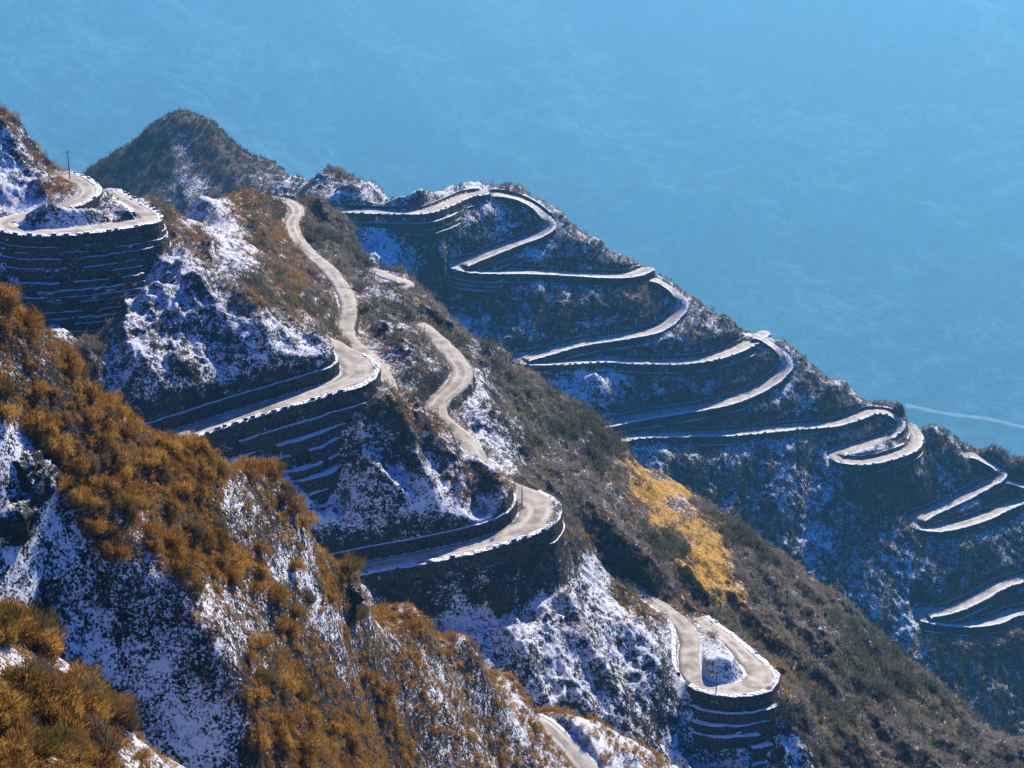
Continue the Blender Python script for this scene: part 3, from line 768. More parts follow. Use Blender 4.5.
WALLS = []
def build_walls(rd, lay, tier_h=3.0, setback=0.85, step=1.0, kmax=14, cut_max=3.4, guard=2.7, big=False, stones=True):
    if not rd.wall: return
    tier_h = rd.th or tier_h; setback = rd.sb or setback
    P, N, w = rd.P, rd.N, rd.w
    n = len(P)
    flip = {1: 'left', -1: 'right'}
    jn = gnoise(np.arange(n) * 0.35, np.zeros(n), 5)
    for sgn in (1, -1):
        def at(o): return P[:, :2] + N * (sgn * (w + o))[:, None]
        def H(o, base=False):
            q = at(o); return lay.height(q[:, 0], q[:, 1], base)
        # --- fill side
        g = np.minimum(H(1.6), H(2.4))
        drop = P[:, 2] - g
        drop[:int(n * rd.wall_from)] = 0
        for (a, b) in runs(drop > 1.5, int(9 / step)):
            sl = slice(a, b + 1)
            root = empty('retaining_wall', P[(a + b) // 2])
            tiers = 0
            rw = np.random.default_rng(int(abs(P[a, 0]) * 10) + a)
            arc = np.arange(n) * step
            o1 = np.full(n, 0.75); top = np.zeros(n)
            for k in range(kmax):
                hk = tier_h * (1.5 if k == 0 else rw.uniform(0.65, 1.35)) * np.ones(n)
                zt = P[:, 2] - top + 0.14 * gnoise(arc * 0.3, np.full(n, k * 3.1), 5)
                gk = H(o1 + 0.5)
                ex = (zt - gk > 0.35)
                if k: ex &= gnoise(arc / 11.0, np.full(n, k * 7.7 + a), 77) > (-0.35 if k < 2 else -0.22)
                m = np.zeros(n, bool); m[sl] = ex[sl]
                led = 1.1 if k == 0 else wid
                for (c, d) in runs(m, 3, 3):
                    s2 = slice(max(c - 1, a), min(d + 1, b) + 1)
                    zb = zt - hk - 0.6
                    x0 = at(o1 - led - 0.5)
                    rgh = [0.34 * fbm(arc * 0.16, np.full(n, k * 2.3), 14, 2) + 0.28 * fbm(arc * 0.45, np.full(n, k * 9.1 + m * 0.8), 15, 2) for m in range(5)]
                    zt2 = zt + 0.22 * fbm(arc * 0.6, np.full(n, k * 4.1), 19, 2)
                    v, q = strip([xyz(x0, zt2 + 0.1)[s2], xyz(at(o1 - 0.35 + rgh[1]), zt2 + 0.04)[s2]] + [xyz(at(o1 + 0.22 * f + rgh[m]), zt2 - 0.06 + (zb - zt2) * f)[s2] for m, f in enumerate((0, .25, .5, .75, 1))])
                    if sgn > 0: q = q[:, ::-1]
                    t = obj('wall_tier', mesh_np('wall_tier', v, quads=q[:, ::-1], smooth=False), M_WALL, root)
                    t.location = -Vector(root.location)
                    tiers += 1
                wid = np.clip(setback * (0.9 + 1.1 * gnoise(arc / 16.0, np.full(n, k * 5.3 + 2), 31)) * rw.uniform(.6, 1.5), 0.12, 2.4)
                o1 = o1 + wid; top = top + hk
            # guard stones along the road edge
            cnt = 0
            if stones:
                s = np.concatenate([[0], np.cumsum(np.linalg.norm(np.diff(P[sl], axis=0), axis=1))])
                q = at(0.35)[sl]
                for dd in np.arange(0.6, s[-1], guard):
                    if cnt >= 100: break
                    i = int(np.argmin(abs(s - dd)))
                    if drop[a + i] < 2.6 or random.random() > rd.stones_keep or a + i < rd.stones_from * n: continue
                    t = link(bpy.data.objects.new('guard_stone', GUARD_BIG if big else GUARD), root)
                    t.location = Vector((q[i, 0], q[i, 1], P[sl][i, 2] - 0.1)) - Vector(root.location)
                    T = rd.T[sl][i]
                    t.rotation_euler = (0, 0, math.atan2(T[1], T[0]) + random.uniform(-.08, .08))
                    t.scale = (random.uniform(.6, 1.25), random.uniform(.8, 1.1), random.uniform(.5, 1.15))
                    cnt += 1
            WALLS.append((root, rd, 'fill', a, b, tiers, cnt))
        # --- cut side
        rise = H(1.9) - P[:, 2]
        rise[:int(n * rd.wall_from)] = 0
        for (a, b) in runs(rise > 1.1, int(14 / step)):
            sl = slice(a, b + 1)
            if rd.cut_skip:
                cu, cv = project(np.append(at(1.0)[sl].mean(0), P[sl, 2].mean()))
                if math.hypot(cu - rd.cut_skip[0], cv - rd.cut_skip[1]) < 22: continue
            root = empty('cutting_wall', P[(a + b) // 2])
            ht = np.clip(H(1.9) - P[:, 2] + 0.25, 0.6, cut_max)
            kk = np.ones(5) / 5
            hp = np.pad(ht, 2, mode='edge'); ht = np.convolve(hp, kk, 'valid') + 0.15 * jn
            zt = P[:, 2] + ht
            rg = [0.2 * fbm(np.arange(n) * step * 0.4, np.full(n, m * 0.9 + a), 16, 2) for m in range(3)]
            v, q = strip([xyz(at(0.62), P[:, 2] - 0.3)[sl], xyz(at(0.7 + rg[0]), P[:, 2] + ht * 0.35)[sl], xyz(at(0.78 + rg[1]), P[:, 2] + ht * 0.7)[sl], xyz(at(0.9 + rg[2]), zt)[sl], xyz(at(2.3), zt + 0.15)[sl]])
            if sgn > 0: q = q[:, ::-1]
            t = obj('wall_face', mesh_np('wall_face', v, quads=q[:, ::-1], smooth=False), M_WALL, root)
            t.location = -Vector(root.location)
            WALLS.append((root, rd, 'cut', a, b, 1, 0))

for rd in ROADS1:
    build_walls(rd, L1, stones=rd.key not in ('crest_descent', 'hidden_bend'))
for rd in ROADS2:
    build_walls(rd, L2, kmax=4 if rd.key in ('saddle_road', 'first_zigzag') else 2, cut_max=2.0, tier_h=3.0, setback=0.9, step=st2, guard=4.2, big=True, stones=rd.key in ('saddle_road', 'second_zigzag', 'long_traverse'))

WALL_LABELS = [
    ('upper_loop', 'fill', 73, 186, 'low snow topped wall along the outer edge of the top leg of the upper left loop'),
    ('upper_loop', 'fill', 140, 220, 'short low wall inside the tight turn at the right end of the upper left loop'),
    ('upper_loop', 'fill', 100, 225, 'tall dark stone wall of many thin snowy tiers below the upper left loop'),
    ('upper_loop', 'cut', 130, 200, 'small cutting wall on the outer side of the short right leg of the upper left loop'),
    ('upper_loop', 'cut', 73, 182, 'cutting wall where the top leg of the upper left loop meets the snowy hill'),
    ('upper_loop', 'cut', 30, 210, 'dark cutting wall under the snowy hill at the left edge beside the upper loop'),
    ('second_bend', 'fill', 270, 405, 'stone wall with broad stepped snowy ledges below the second bend of the spur'),
    ('second_bend', 'cut', 250, 405, 'dark cutting wall above the second bend under the ribbed snow face'),
    ('nose_bend', 'fill', 440, 550, 'tall dark curved wall under the broad bend in the middle of the picture'),
    ('nose_bend', 'cut', 430, 550, 'dark cutting wall with a snowy top behind the broad middle bend'),
    ('lowest_loop', 'fill', 671, 616, 'low wall on the shrubby side of the road running down to the lowest spur loop'),
    ('lowest_loop', 'fill', 735, 660, 'dark round wall with stepped snow ledges under the lowest loop of the spur'),
    ('lowest_loop', 'cut', 660, 620, 'low cutting wall on the snowy side of the road above the lowest spur loop'),
    ('hidden_bend', 'fill', 395, 285, 'low wall round the half hidden bend on the shrubby slope'),
    ('hidden_bend', 'cut', 395, 285, 'small cutting wall inside the half hidden bend on the shrubby slope'),
    ('saddle_road', 'cut', 395, 205, 'long cutting wall above the saddle road below the brown topped knoll'),
    ('saddle_road', 'fill', 395, 208, 'long straight wall with a row of guard stones under the saddle road'),
    ('first_zigzag', 'fill', 505, 245, 'wall under the slanting second leg of the road round the top knob'),
    ('first_zigzag', 'cut', 515, 200, 'cutting wall along the skyline leg of the road over the top knob'),
    ('first_zigzag', 'cut', 560, 270, 'long thin cutting wall above the level road leg below the top knob'),
    ('first_zigzag', 'fill', 520, 207, 'wall below the skyline leg of the road over the top knob'),
    ('first_zigzag', 'fill', 560, 271, 'long wall with snowy tiers under the level road leg below the top knob'),
    ('first_zigzag', 'cut', 505, 243, 'cutting wall above the slanting second leg of the road round the top knob'),
    ('second_zigzag', 'fill', 605, 335, 'curved wall under the upper leg of the sharp middle hairpin on the far ridge'),
    ('second_zigzag', 'fill', 761, 334, 'tiny wall on the skyline at the right end of the second zigzag'),
    ('second_zigzag', 'cut', 640, 355, 'cutting wall between the two legs of the sharp middle hairpin on the far ridge'),
    ('second_zigzag', 'fill', 665, 288, 'short wall on the crest side where the second zigzag leaves the skyline'),
    ('second_zigzag', 'fill', 640, 357, 'long wall with a dotted line of guard stones under the middle hairpin'),
    ('second_zigzag', 'cut', 605, 332, 'curved cutting wall above the upper leg of the sharp middle hairpin'),
    ('third_zigzag', 'fill', 690, 400, 'wall under the third zigzag leg that ends behind the shrubby flank'),
    ('third_zigzag', 'fill', 766, 343, 'short wall on the crest side at the top of the third zigzag'),
    ('third_zigzag', 'cut', 690, 398, 'cutting wall above the third zigzag leg that ends behind the shrubby flank'),
    ('third_zigzag', 'cut', 766, 343, 'short cutting wall at the top of the third zigzag near the skyline'),
    ('long_traverse', 'fill', 893, 428, 'tiny wall on the outer tip of the first turn of the small double loop'),
    ('long_traverse', 'cut', 740, 428, 'long cutting wall above the nearly level traverse of the far ridge'),
    ('long_traverse', 'cut', 876, 455, 'cutting wall inside the lower leg of the small double loop'),
    ('long_traverse', 'cut', 913, 432, 'tiny cutting wall at the last turn of the small double loop by the skyline'),
    ('long_traverse', 'fill', 740, 430, 'long wall dotted with guard stones under the nearly level traverse'),
    ('long_traverse', 'fill', 880, 452, 'wall under the lower leg of the small double loop'),
    ('long_traverse', 'cut', 866, 440, 'cutting wall along the middle leg of the small double loop'),
    ('long_traverse', 'fill', 866, 442, 'wall under the middle leg of the small double loop'),
    ('fourth_zigzag', 'fill', 957, 497, 'wall under the upper leg of the hairpin at the right edge below the green shoulder'),
    ('fourth_zigzag', 'cut', 990, 465, 'tiny cutting wall at the top of the hairpin below the green shoulder'),
    ('fourth_zigzag', 'cut', 985, 510, 'cutting wall inside the lower leg of the hairpin below the green shoulder'),
    ('fourth_zigzag', 'fill', 985, 462, 'tiny wall on the crest side at the top of the hairpin below the green shoulder'),
    ('fourth_zigzag', 'fill', 980, 515, 'wall under the lower leg of the hairpin below the green shoulder'),
    ('fourth_zigzag', 'cut', 957, 494, 'cutting wall above the upper leg of the hairpin below the green shoulder'),
    ('lowest_zigzag', 'fill', 985, 592, 'wall under the upper leg of the lowest hairpin at the right edge'),
    ('lowest_zigzag', 'cut', 990, 614, 'cutting wall inside the lower leg of the lowest hairpin at the right edge'),
    ('lowest_zigzag', 'fill', 990, 617, 'dark wall under the lower leg of the lowest hairpin at the right edge'),
    ('lowest_zigzag', 'cut', 985, 590, 'cutting wall above the upper leg of the lowest hairpin at the right edge')]
free = list(WALL_LABELS)
for i, (root, rd, kind, a, b, tiers, cnt) in enumerate(WALLS):
    U, V = project(rd.P[a:b + 1])
    cu, cv = (U.min() + U.max()) / 2, (V.min() + V.max()) / 2
    opts = [w for w in free if w[0] == rd.key and w[1] == kind]
    if opts:
        w = min(opts, key=lambda w: math.hypot(w[2] - cu, w[3] - cv)); free.remove(w); lb = w[4]
    else:
        lb = '%s wall beside the %s' % ('low cutting' if kind == 'cut' else 'low stone', rd.label)
        print('UNLABELLED', rd.key, kind, int(cu), int(cv), a, b)
    tag(root, lb, 'retaining wall', 'stone walls along the mountain road')

# ------------------------------------------------------------------ shrubs
def bush_tris(n, seed, h=1.0, wide=0.6, blade=0.055, up=0.5, inner=0.35):
    """Thin twig blades filling a dome of height h and radius `wide`; base at z=0."""
    r = np.random.default_rng(seed)
    lob = r.normal(size=(5, 3)); lob[:, 2] = np.abs(lob[:, 2]); lob /= np.linalg.norm(lob, axis=1)[:, None]
    d = r.normal(size=(n, 3)); d[:, 2] = np.abs(d[:, 2]) * 0.95 + 0.05
    d /= np.linalg.norm(d, axis=1)[:, None]
    bulge = 0.55 + 0.62 * np.max(np.clip(d @ lob.T, 0, 1) ** 7, axis=1)
    rad = (inner + (1 - inner) * r.random(n) ** 0.55) * bulge
    c = d * rad[:, None]
    c *= np.array([wide, wide, h])
    dirv = d * np.array([1, 1, 1]) + np.array([0, 0, up]) + r.normal(size=(n, 3)) * 0.35
    dirv /= np.linalg.norm(dirv, axis=1)[:, None]
    ln = (0.10 + 0.16 * r.random(n)) * h * np.where(r.random(n) < 0.14, 2.1, 1.0)
    side = np.cross(dirv, r.normal(size=(n, 3)))
    side /= np.linalg.norm(side, axis=1)[:, None]
    wd = blade * (0.6 + 0.8 * r.random(n)) * h
    a = c - dirv * (ln * 0.5)[:, None] - side * (wd / 2)[:, None]
    b = c - dirv * (ln * 0.5)[:, None] + side * (wd / 2)[:, None]
    t = c + dirv * (ln * 0.6)[:, None]
    V = np.stack([a, b, t], 1)
    V[..., 2] = np.maximum(V[..., 2], 0.0)
    return V  # n,3,3

def stem_mesh(name, seed, h=1.0, wide=0.5, n=6, thick=0.035):
    r = np.random.default_rng(seed)
    vs, qs = [], []
    for i in range(n):
        an = r.uniform(0, 2 * np.pi)
        tip = np.array([math.cos(an) * wide * r.uniform(.3, .8), math.sin(an) * wide * r.uniform(.3, .8), h * r.uniform(.55, .9)])
        mid = tip * np.array([.35, .35, .5])
        b0 = len(vs)
        for p, s in ((np.array([0.03 * math.cos(an), 0.03 * math.sin(an), -0.15 * h]), 1), (mid, .7), (tip, .25)):
            for k in range(4):
                aa = k * np.pi / 2
                vs.append(p + np.array([math.cos(aa), math.sin(aa), 0]) * thick * s * h)
        for l in (0, 4):
            for k in range(4):
                j = (k + 1) % 4
                qs.append([b0 + l + k, b0 + l + j, b0 + l + 4 + j, b0 + l + 4 + k])
    me = mesh_np(name, vs, quads=qs)
    me.materials.append(M_STEM)
    return me

def tri_mesh(name, V, mat, tint=None):
    v = V.reshape(-1, 3)
    t = np.arange(len(v)).reshape(-1, 3)
    me = mesh_np(name, v, tris=t, smooth=False)
    fattr(me, 'tint', tint if tint is not None else np.repeat(RNG.random(len(V)) * 0.35, 3))
    me.materials.append(mat)
    return me

def merged_shrubs(name, pts, sizes, mat, nblade, protos=5, blade=0.1, seed=0, wide=0.62, tints=None, stand=None):
    r = np.random.default_rng(seed)
    pr = [bush_tris(nblade, seed * 31 + i, 1.0, wide, blade) for i in range(protos)]
    out = np.empty((len(pts), nblade, 3, 3), dtype=np.float32)
    kind = r.integers(0, protos, len(pts))
    ang = r.random(len(pts)) * 2 * np.pi
    for k in range(protos):
        m = kind == k
        c, s = np.cos(ang[m]), np.sin(ang[m])
        B = pr[k][None]
        x = B[..., 0] * c[:, None, None] - B[..., 1] * s[:, None, None]
        y = B[..., 0] * s[:, None, None] + B[..., 1] * c[:, None, None]
        z = np.broadcast_to(B[..., 2], x.shape)
        V = np.stack([x, y, z], -1) * sizes[m][:, None, None, None]
        out[m] = V + pts[m][:, None, None, :]
    tt = r.random(len(pts)) if tints is None else tints
    tint = np.repeat(np.repeat(tt, nblade) * 0.65 + r.random(len(pts) * nblade) * 0.35, 3)
    me = tri_mesh(name, out.reshape(-1, 3, 3), mat, tint)
    if stand is not None: fattr(me, 'stand', np.repeat(stand, nblade * 3))
    return obj(name, me)

def sample_layer(lay, n, weight, seed, keep_off=4.0):
    r = np.random.default_rng(seed)
    W = weight.copy()
    W *= np.exp(2 * np.broadcast_to(lay.lr[None, :], W.shape) - 2 * lay.lr[0])
    W[lay.best < keep_off] = 0
    W[:2] = 0; W[-2:] = 0; W[:, :2] = 0; W[:, -2:] = 0
    c = np.cumsum(W.ravel()); c /= c[-1]
    k = np.searchsorted(c, r.random(n))
    i, j = np.unravel_index(k, W.shape)
    P = lay.V[i, j].copy()
    P[:, 0] += r.normal(size=n) * 0.3; P[:, 1] += r.normal(size=n) * 0.3
    P[:, 2] = lay.height(P[:, 0], P[:, 1])
    return P, i, j

def inframe(U, W, m=25): return (U > -m) & (U < 1024 + m) & (W > -m) & (W < 768 + m)

# visibility of layer points from the camera along each azimuth column (skyline sweep)
def visible_mask(lay, lift=0.6):
    el = lay.Z / np.hypot(lay.X, lay.Y)
    run = np.maximum.accumulate(el, axis=1)
    return (lay.Z + lift) / np.hypot(lay.X, lay.Y) >= run - 1e-6

vis0 = visible_mask(L0, 1.0)
sn, tn = L0.zone[..., 0], L0.zone[..., 1]
patch = fbm(L0.X / 5.5, L0.Y / 5.5, 301, 3)
w0 = np.clip(0.56 - sn + 0.62 * patch, 0.0, 1) ** 1.4 * np.where(tn > 0.5, 1.0, 0.2) + 0.05 * (tn > .45)
w0 *= inframe(L0.U, L0.W) * np.where(vis0, 1, 0.05)
P0, I0, J0 = sample_layer(L0, 5600, w0, 401, 3.4)
size0 = np.clip(RNG.lognormal(0.16, 0.42, len(P0)), 0.5, 2.6)
U0, V0 = project(P0)
onvis = vis0[I0, J0] & inframe(U0, V0, 0)
score = size0 / np.linalg.norm(P0, axis=1) * np.where(onvis, 1, 0)
order = np.argsort(-score)
indiv = order[:285]
rest = order[285:]
SHR = []
for k in range(8):
    mat = M_ORANGE if k < 5 else (M_BARE if k == 5 else M_OLIVE)
    V = bush_tris(1500, 700 + k, 1.0, 0.62 if k % 2 else 0.75, 0.028, up=0.6)
    SHR.append((tri_mesh('dry_shrub', V, mat), stem_mesh('stems', 800 + k)))
zones_lbl = [
    ((0, 0, 120, 430), 'dry orange brown shrub high on the near slope by the left edge'),
    ((120, 0, 330, 520), 'dry orange brown shrub on the near skyline below the terraced wall'),
    ((0, 430, 330, 600), 'dry orange brown shrub among snow patches in the middle of the near slope'),
    ((0, 600, 200, 800), 'dry orange brown shrub on the nearest ledge at the lower left corner'),
    ((200, 600, 420, 800), 'dry orange brown shrub in the dense thicket at the bottom of the near slope'),
    ((0, 0, 2000, 2000), 'dry orange brown shrub on the snowy lower end of the near slope')]
for q in indiv:
    k = int(RNG.integers(0, 6)) if RNG.random() < 0.8 else int(RNG.integers(6, 8))
    root = empty('dry_shrub', P0[q] - np.array([0, 0, 0.1]))
    s = size0[q]
    root.rotation_euler = (0, 0, random.uniform(0, 6.28)); root.scale = (s * random.uniform(.9, 1.35), s * random.uniform(.9, 1.35), s * random.uniform(.75, 1.05))
    link(bpy.data.objects.new('twigs', SHR[k][0]), root)
    link(bpy.data.objects.new('stem', SHR[k][1]), root)
    for (x0, y0, x1, y1), lb in zones_lbl:
        if x0 <= U0[q] < x1 and y0 <= V0[q] < y1:
            tag(root, lb.replace('orange brown', 'olive brown' if k >= 6 else 'bare grey brown') if k >= 5 else lb, 'shrub', 'dry shrubs on the near slope'); break
r_or = rest
o = merged_shrubs('undergrowth', P0[r_or] - np.array([0, 0, .08]), size0[r_or] * 0.8, M_ORANGE, 200, 6, 0.05, 11)
tag(o, 'dry orange undergrowth covering the near slope', 'undergrowth', None, 'stuff')
Pg, Ig, Jg = sample_layer(L0, 20000, np.clip(0.8 - sn + .3 * patch, 0, 1) * inframe(L0.U, L0.W) * np.where(vis0, 1, .02), 402, 3.0)
o = merged_shrubs('dry_grass', Pg - np.array([0, 0, .05]), RNG.uniform(.35, .8, len(Pg)), M_ORANGE, 26, 5, 0.09, 12, 0.5)
tag(o, 'tufts of dry grass between the near shrubs', 'grass', None, 'stuff')

# spur: grey brush on the right flank, orange brush along the crests, dark brush in the hollows
vis1 = visible_mask(L1, 1.5)
sn, tn, so = L1.zone[..., 0], L1.zone[..., 1], L1.zone[..., 2]
fr = inframe(L1.U, L1.W) * np.where(vis1, 1, 0.04)
patch = fbm(L1.X / 14, L1.Y / 14, 303, 3)
w = np.clip(0.5 - sn + 0.2 * patch, 0, 1) * np.where(so < .3, 1, .12) * (1 - 0.75 * tn) * fr
P, I, J = sample_layer(L1, 9000, w, 411, 4.2)
stand = sstep(0.05, 0.5, fbm(P[:, 0] / 34, P[:, 1] / 34, 331, 3) + 0.25 * RNG.normal(size=len(P)))
o = merged_shrubs('brushwood', P - np.array([0, 0, .15]), np.clip(RNG.lognormal(.55, .33, len(P)) * (1 + .7 * stand), 1, 5.0), M_GREY, 90, 6, 0.062, 21, 0.68, stand=stand)
tag(o, 'bare grey brown brushwood covering the right flank of the spur', 'brushwood', None, 'stuff')
w = np.clip(0.62 - sn + 0.25 * patch, 0, 1) * (so < .3) * np.clip(tn - .25, 0, 1) * fr
P, I, J = sample_layer(L1, 4500, w, 412, 3.6)
o = merged_shrubs('dry_heath', P - np.array([0, 0, .1]), np.clip(RNG.lognormal(.1, .35, len(P)), .5, 2.6), M_ORANGE, 84, 6, 0.06, 22, 0.7)
tag(o, 'orange brown dry heath along the crests of the spur', 'heath', None, 'stuff')
w = np.clip(0.95 - sn + 0.3 * patch, 0, 1) * (so < .3) * fr * (sn > .3)
P, I, J = sample_layer(L1, 1800, w, 413, 4)
o = merged_shrubs('dark_scrub', P - np.array([0, 0, .1]), np.clip(RNG.lognormal(.15, .4, len(P)), .5, 3), M_DARK, 84, 6, 0.06, 23, 0.7)
tag(o, 'dark scrub poking through the snow of the spur', 'scrub', None, 'stuff')

vis2 = visible_mask(L2, 2)
sn, tn = L2.zone[..., 0], L2.zone[..., 1]
fr = inframe(L2.U, L2.W) * np.where(vis2, 1, 0.04)
patch = fbm(L2.X / 25, L2.Y / 25, 305, 3)
w = np.clip(0.62 - sn + 0.35 * patch, 0, 1) * fr
P, I, J = sample_layer(L2, 9000, w, 421, 4.8)
o = merged_shrubs('ridge_scrub', P - np.array([0, 0, .2]), np.clip(RNG.lognormal(.75, .35, len(P)), 1.2, 4.5), M_SCRUB, 36, 6, 0.14, 31, 0.65)
tag(o, 'dark leafless scrub on the far ridge', 'scrub', None, 'stuff')
w = np.clip(0.7 - sn + 0.3 * patch, 0, 1) * np.clip(tn - .2, 0, 1) * fr
P, I, J = sample_layer(L2, 3500, w, 422, 4.8)
o = merged_shrubs('crest_heath', P - np.array([0, 0, .2]), np.clip(RNG.lognormal(.4, .35, len(P)), .8, 3), M_GREY, 36, 6, 0.14, 32, 0.7)
tag(o, 'brown heath on the crest of the far ridge', 'heath', None, 'stuff')
vis3 = visible_mask(L3, 2)
w = np.clip(0.6 - L3.zone[..., 0], 0, 1) * inframe(L3.U, L3.W) * np.where(vis3, 1, .04)
P, I, J = sample_layer(L3, 4500, w, 431, 0)
o = merged_shrubs('peak_woodland', P - np.array([0, 0, .2]), np.clip(RNG.lognormal(.95, .3, len(P)), 1.6, 5), M_SCRUB, 36, 6, 0.14, 41, 0.6)
tag(o, 'leafless woodland over the cone shaped peak', 'woodland', None, 'stuff')

# ------------------------------------------------------------------ river in the valley
rp = [at_d(u, v, d * KF) for u, v, d in [(905, 409, 4425), (915, 412, 4420), (935, 416, 4410), (965, 421, 4392), (1000, 427, 4375), (1030, 432, 4360), (1080, 440, 4335)]]
rp = np.array(rp); s = np.linspace(0, len(rp) - 1, 90)
rx = np.interp(s, range(len(rp)), rp[:, 0]); ry = np.interp(s, range(len(rp)), rp[:, 1]) + 14 * np.sin(s * 2.1)
wd = 11 + 15 * np.abs(gnoise(s * 2.0, s * 0, 8)) + 4 * np.sin(s * 3) ** 2
def rv(k):
    y = ry + wd * k * 1.6
    return np.stack([rx, y, L4.height(rx, y) + 22.0], 1)
v, q = strip([rv(-1), rv(0), rv(1)])
o = obj('river', mesh_np('river', v, quads=q[:, ::-1]), M_GRAVEL)
tag(o, 'pale river bed in the hazy valley at the right edge', 'river', None, 'structure')

# ------------------------------------------------------------------ poles, sign, fence, tree, boulders
def tube(name, pts, rad, mat, parent, seg=8):
    pts = [np.array(p, float) for p in pts]
    vs, qs = [], []
    for i, p in enumerate(pts):
        r_ = rad[i] if hasattr(rad, '__len__') else rad
        t = pts[min(i + 1, len(pts) - 1)] - pts[max(i - 1, 0)]; t /= np.linalg.norm(t)
        a = np.cross(t, [0, 0, 1.0]) if abs(t[2]) < .9 else np.cross(t, [1.0, 0, 0]); a /= np.linalg.norm(a); b = np.cross(t, a)
        for k in range(seg):
            an = 2 * np.pi * k / seg
            vs.append(p + (a * math.cos(an) + b * math.sin(an)) * r_)
    for i in range(len(pts) - 1):
        for k in range(seg):
            j = (k + 1) % seg
            qs.append([i * seg + k, i * seg + j, (i + 1) * seg + j, (i + 1) * seg + k])
    c0, c1_ = len(vs), len(vs) + 1
    vs += [pts[0], pts[-1]]
    tr = []
    for k in range(seg):
        j = (k + 1) % seg
        tr += [[c0, j, k], [c1_, (len(pts) - 1) * seg + k, (len(pts) - 1) * seg + j]]
    return obj(name, mesh_np(name, vs, quads=qs, tris=tr), mat, parent)

def ground(lay, u, v, d):
    p = at_d(u, v, d); z = lay.height(np.array([p[0]]), np.array([p[1]]))[0]
    return np.array([p[0], p[1], z])

def hit(lay, u, v):
    """first point of the layer under the pixel"""
    r_ = ray(u, v)
    d = np.linspace(math.exp(lay.lr[0]) * 1.0, math.exp(lay.lr[-1]) * 1.2, 6000)
    Q = r_[None] * d[:, None]
    h = lay.height(Q[:, 0], Q[:, 1])
    k = np.flatnonzero(Q[:, 2] <= h)
    return Q[k[0]] if len(k) else Q[-1]

def utility_pole(base, h, label, arms=True):
    root = empty('utility_pole', base)
    tube('post', [(0, 0, -0.5), (0, 0, h * .5), (0, 0, h)], [.16, .14, .11], M_METAL, root)
    if arms:
        tube('crossarm', [(-.9, 0, h - .5), (.9, 0, h - .5)], .06, M_METAL, root, 6)
        for x in (-.75, .75):
            tube('insulator', [(x, 0, h - .44), (x, 0, h - .2)], [.06, .04], M_SIGN, root, 6)
    tag(root, label, 'pole', 'poles beside the mountain road')
    return root
p = hit(L1, 70, 180); utility_pole(p, 8.5, 'thin dark pole beside the upper hairpin against the blue haze')
p = hit(L2, 493, 193); utility_pole(p, 9, 'small dark pole on top of the rounded knob of the far ridge')
p = hit(L1, 716, 694); utility_pole(p, 8.5, 'slim pole standing at the outer edge of the lowest loop', False)
p = hit(L1, 522, 508); utility_pole(p, 6.5, 'slim pole on the broad bend above the striped wall', False)

def small_tree(base, h, label):
    root = empty('conifer', base)
    tube('trunk', [(0, 0, -.5), (.05, 0, h * .5), (0, .05, h * .95)], [.22, .14, .04], M_STEM, root)
    V = bush_tris(900, 991, 1.0, 0.30, 0.05, up=.3, inner=.2)
    z = V[..., 2:3]
    V = V * np.concatenate([1.25 - z, 1.25 - z, np.ones_like(z)], -1) * h + np.array([0, 0, .08 * h])
    link(bpy.data.objects.new('crown', tri_mesh('crown', V, M_DARK)), root)
    tag(root, label, 'tree')
p = hit(L2, 900, 414); small_tree(p, 7.5, 'lone dark tree on the crest where the double loop turns')

# fence by the near road
root = empty('post_fence', hit(L0, 640, 762))
fp = [hit(L0, u, v) for u, v in [(628, 757), (634, 759), (640, 761), (646, 763.5), (652, 766), (658, 769)]]
prev = None
for p in fp:
    q = p - np.array(root.location)
    tube('post', [q + np.array([0, 0, -.3]), q + np.array([0, 0, 1.3])], .11, M_STEM, root, 6)
    if prev is not None:
        for hh in (.6, 1.15):
            tube('rail', [prev + np.array([0, 0, hh]), q + np.array([0, 0, hh])], .05, M_STEM, root, 6)
    prev = q
tag(root, 'brown post and rail fence at the bottom edge beside the near road', 'fence')

def boulder(u, v, size, label, lay=L0, mat=M_ROCK, sq=(1, .9, .75)):
    b = hit(lay, u, v)
    r_ = np.random.default_rng(int(u * 7 + v))
    n1, n2 = 72, 48
    th = np.linspace(0, 2 * np.pi, n1, endpoint=False); ph = np.linspace(0.02, np.pi - 0.02, n2)
    TH, PH = np.meshgrid(th, ph, indexing='ij')
    X, Y, Zz = np.sin(PH) * np.cos(TH), np.sin(PH) * np.sin(TH), np.cos(PH)
    pl = r_.normal(size=(9, 3)); pl /= np.linalg.norm(pl, axis=1)[:, None]
    D = np.stack([X, Y, Zz], -1)
    rr = np.min(np.where(D @ pl.T > 0.05, 0.72 / np.maximum(D @ pl.T, .05), 9), axis=-1)
    rr = np.minimum(rr, 1.12) * (1 + .1 * gnoise(X * 3 + 9, Y * 3 + Zz * 2, int(u)))
    rr = rr * (1 + .22 * ridged(D[..., 0] * 1.7 + 3, D[..., 1] * 1.7 + D[..., 2] * 1.3, int(v), 3) - .1)
    V = D * rr[..., None] * np.array(sq) * size
    idx = np.arange(n1 * n2).reshape(n1, n2)
    nx = np.roll(idx, -1, 0)
    q = np.stack([idx[:, :-1], idx[:, 1:], nx[:, 1:], nx[:, :-1]], -1).reshape(-1, 4)
    me = mesh_np('boulder', V.reshape(-1, 3), quads=q, smooth=True)
    fattr(me, 'snow', np.full(n1 * n2, .3)); fattr(me, 'tone', np.zeros(n1 * n2)); fattr(me, 'soil', np.zeros(n1 * n2))
    o = obj('boulder', me, mat)
    o.location = b + np.array([0, 0, -.35 * size]); o.rotation_euler = (0, 0, r_.random() * 6)
    tag(o, label, 'boulder')
boulder(28, 470, 2.6, 'dark snow capped boulder at the left edge among orange shrubs', sq=(1.2, 1, .8))
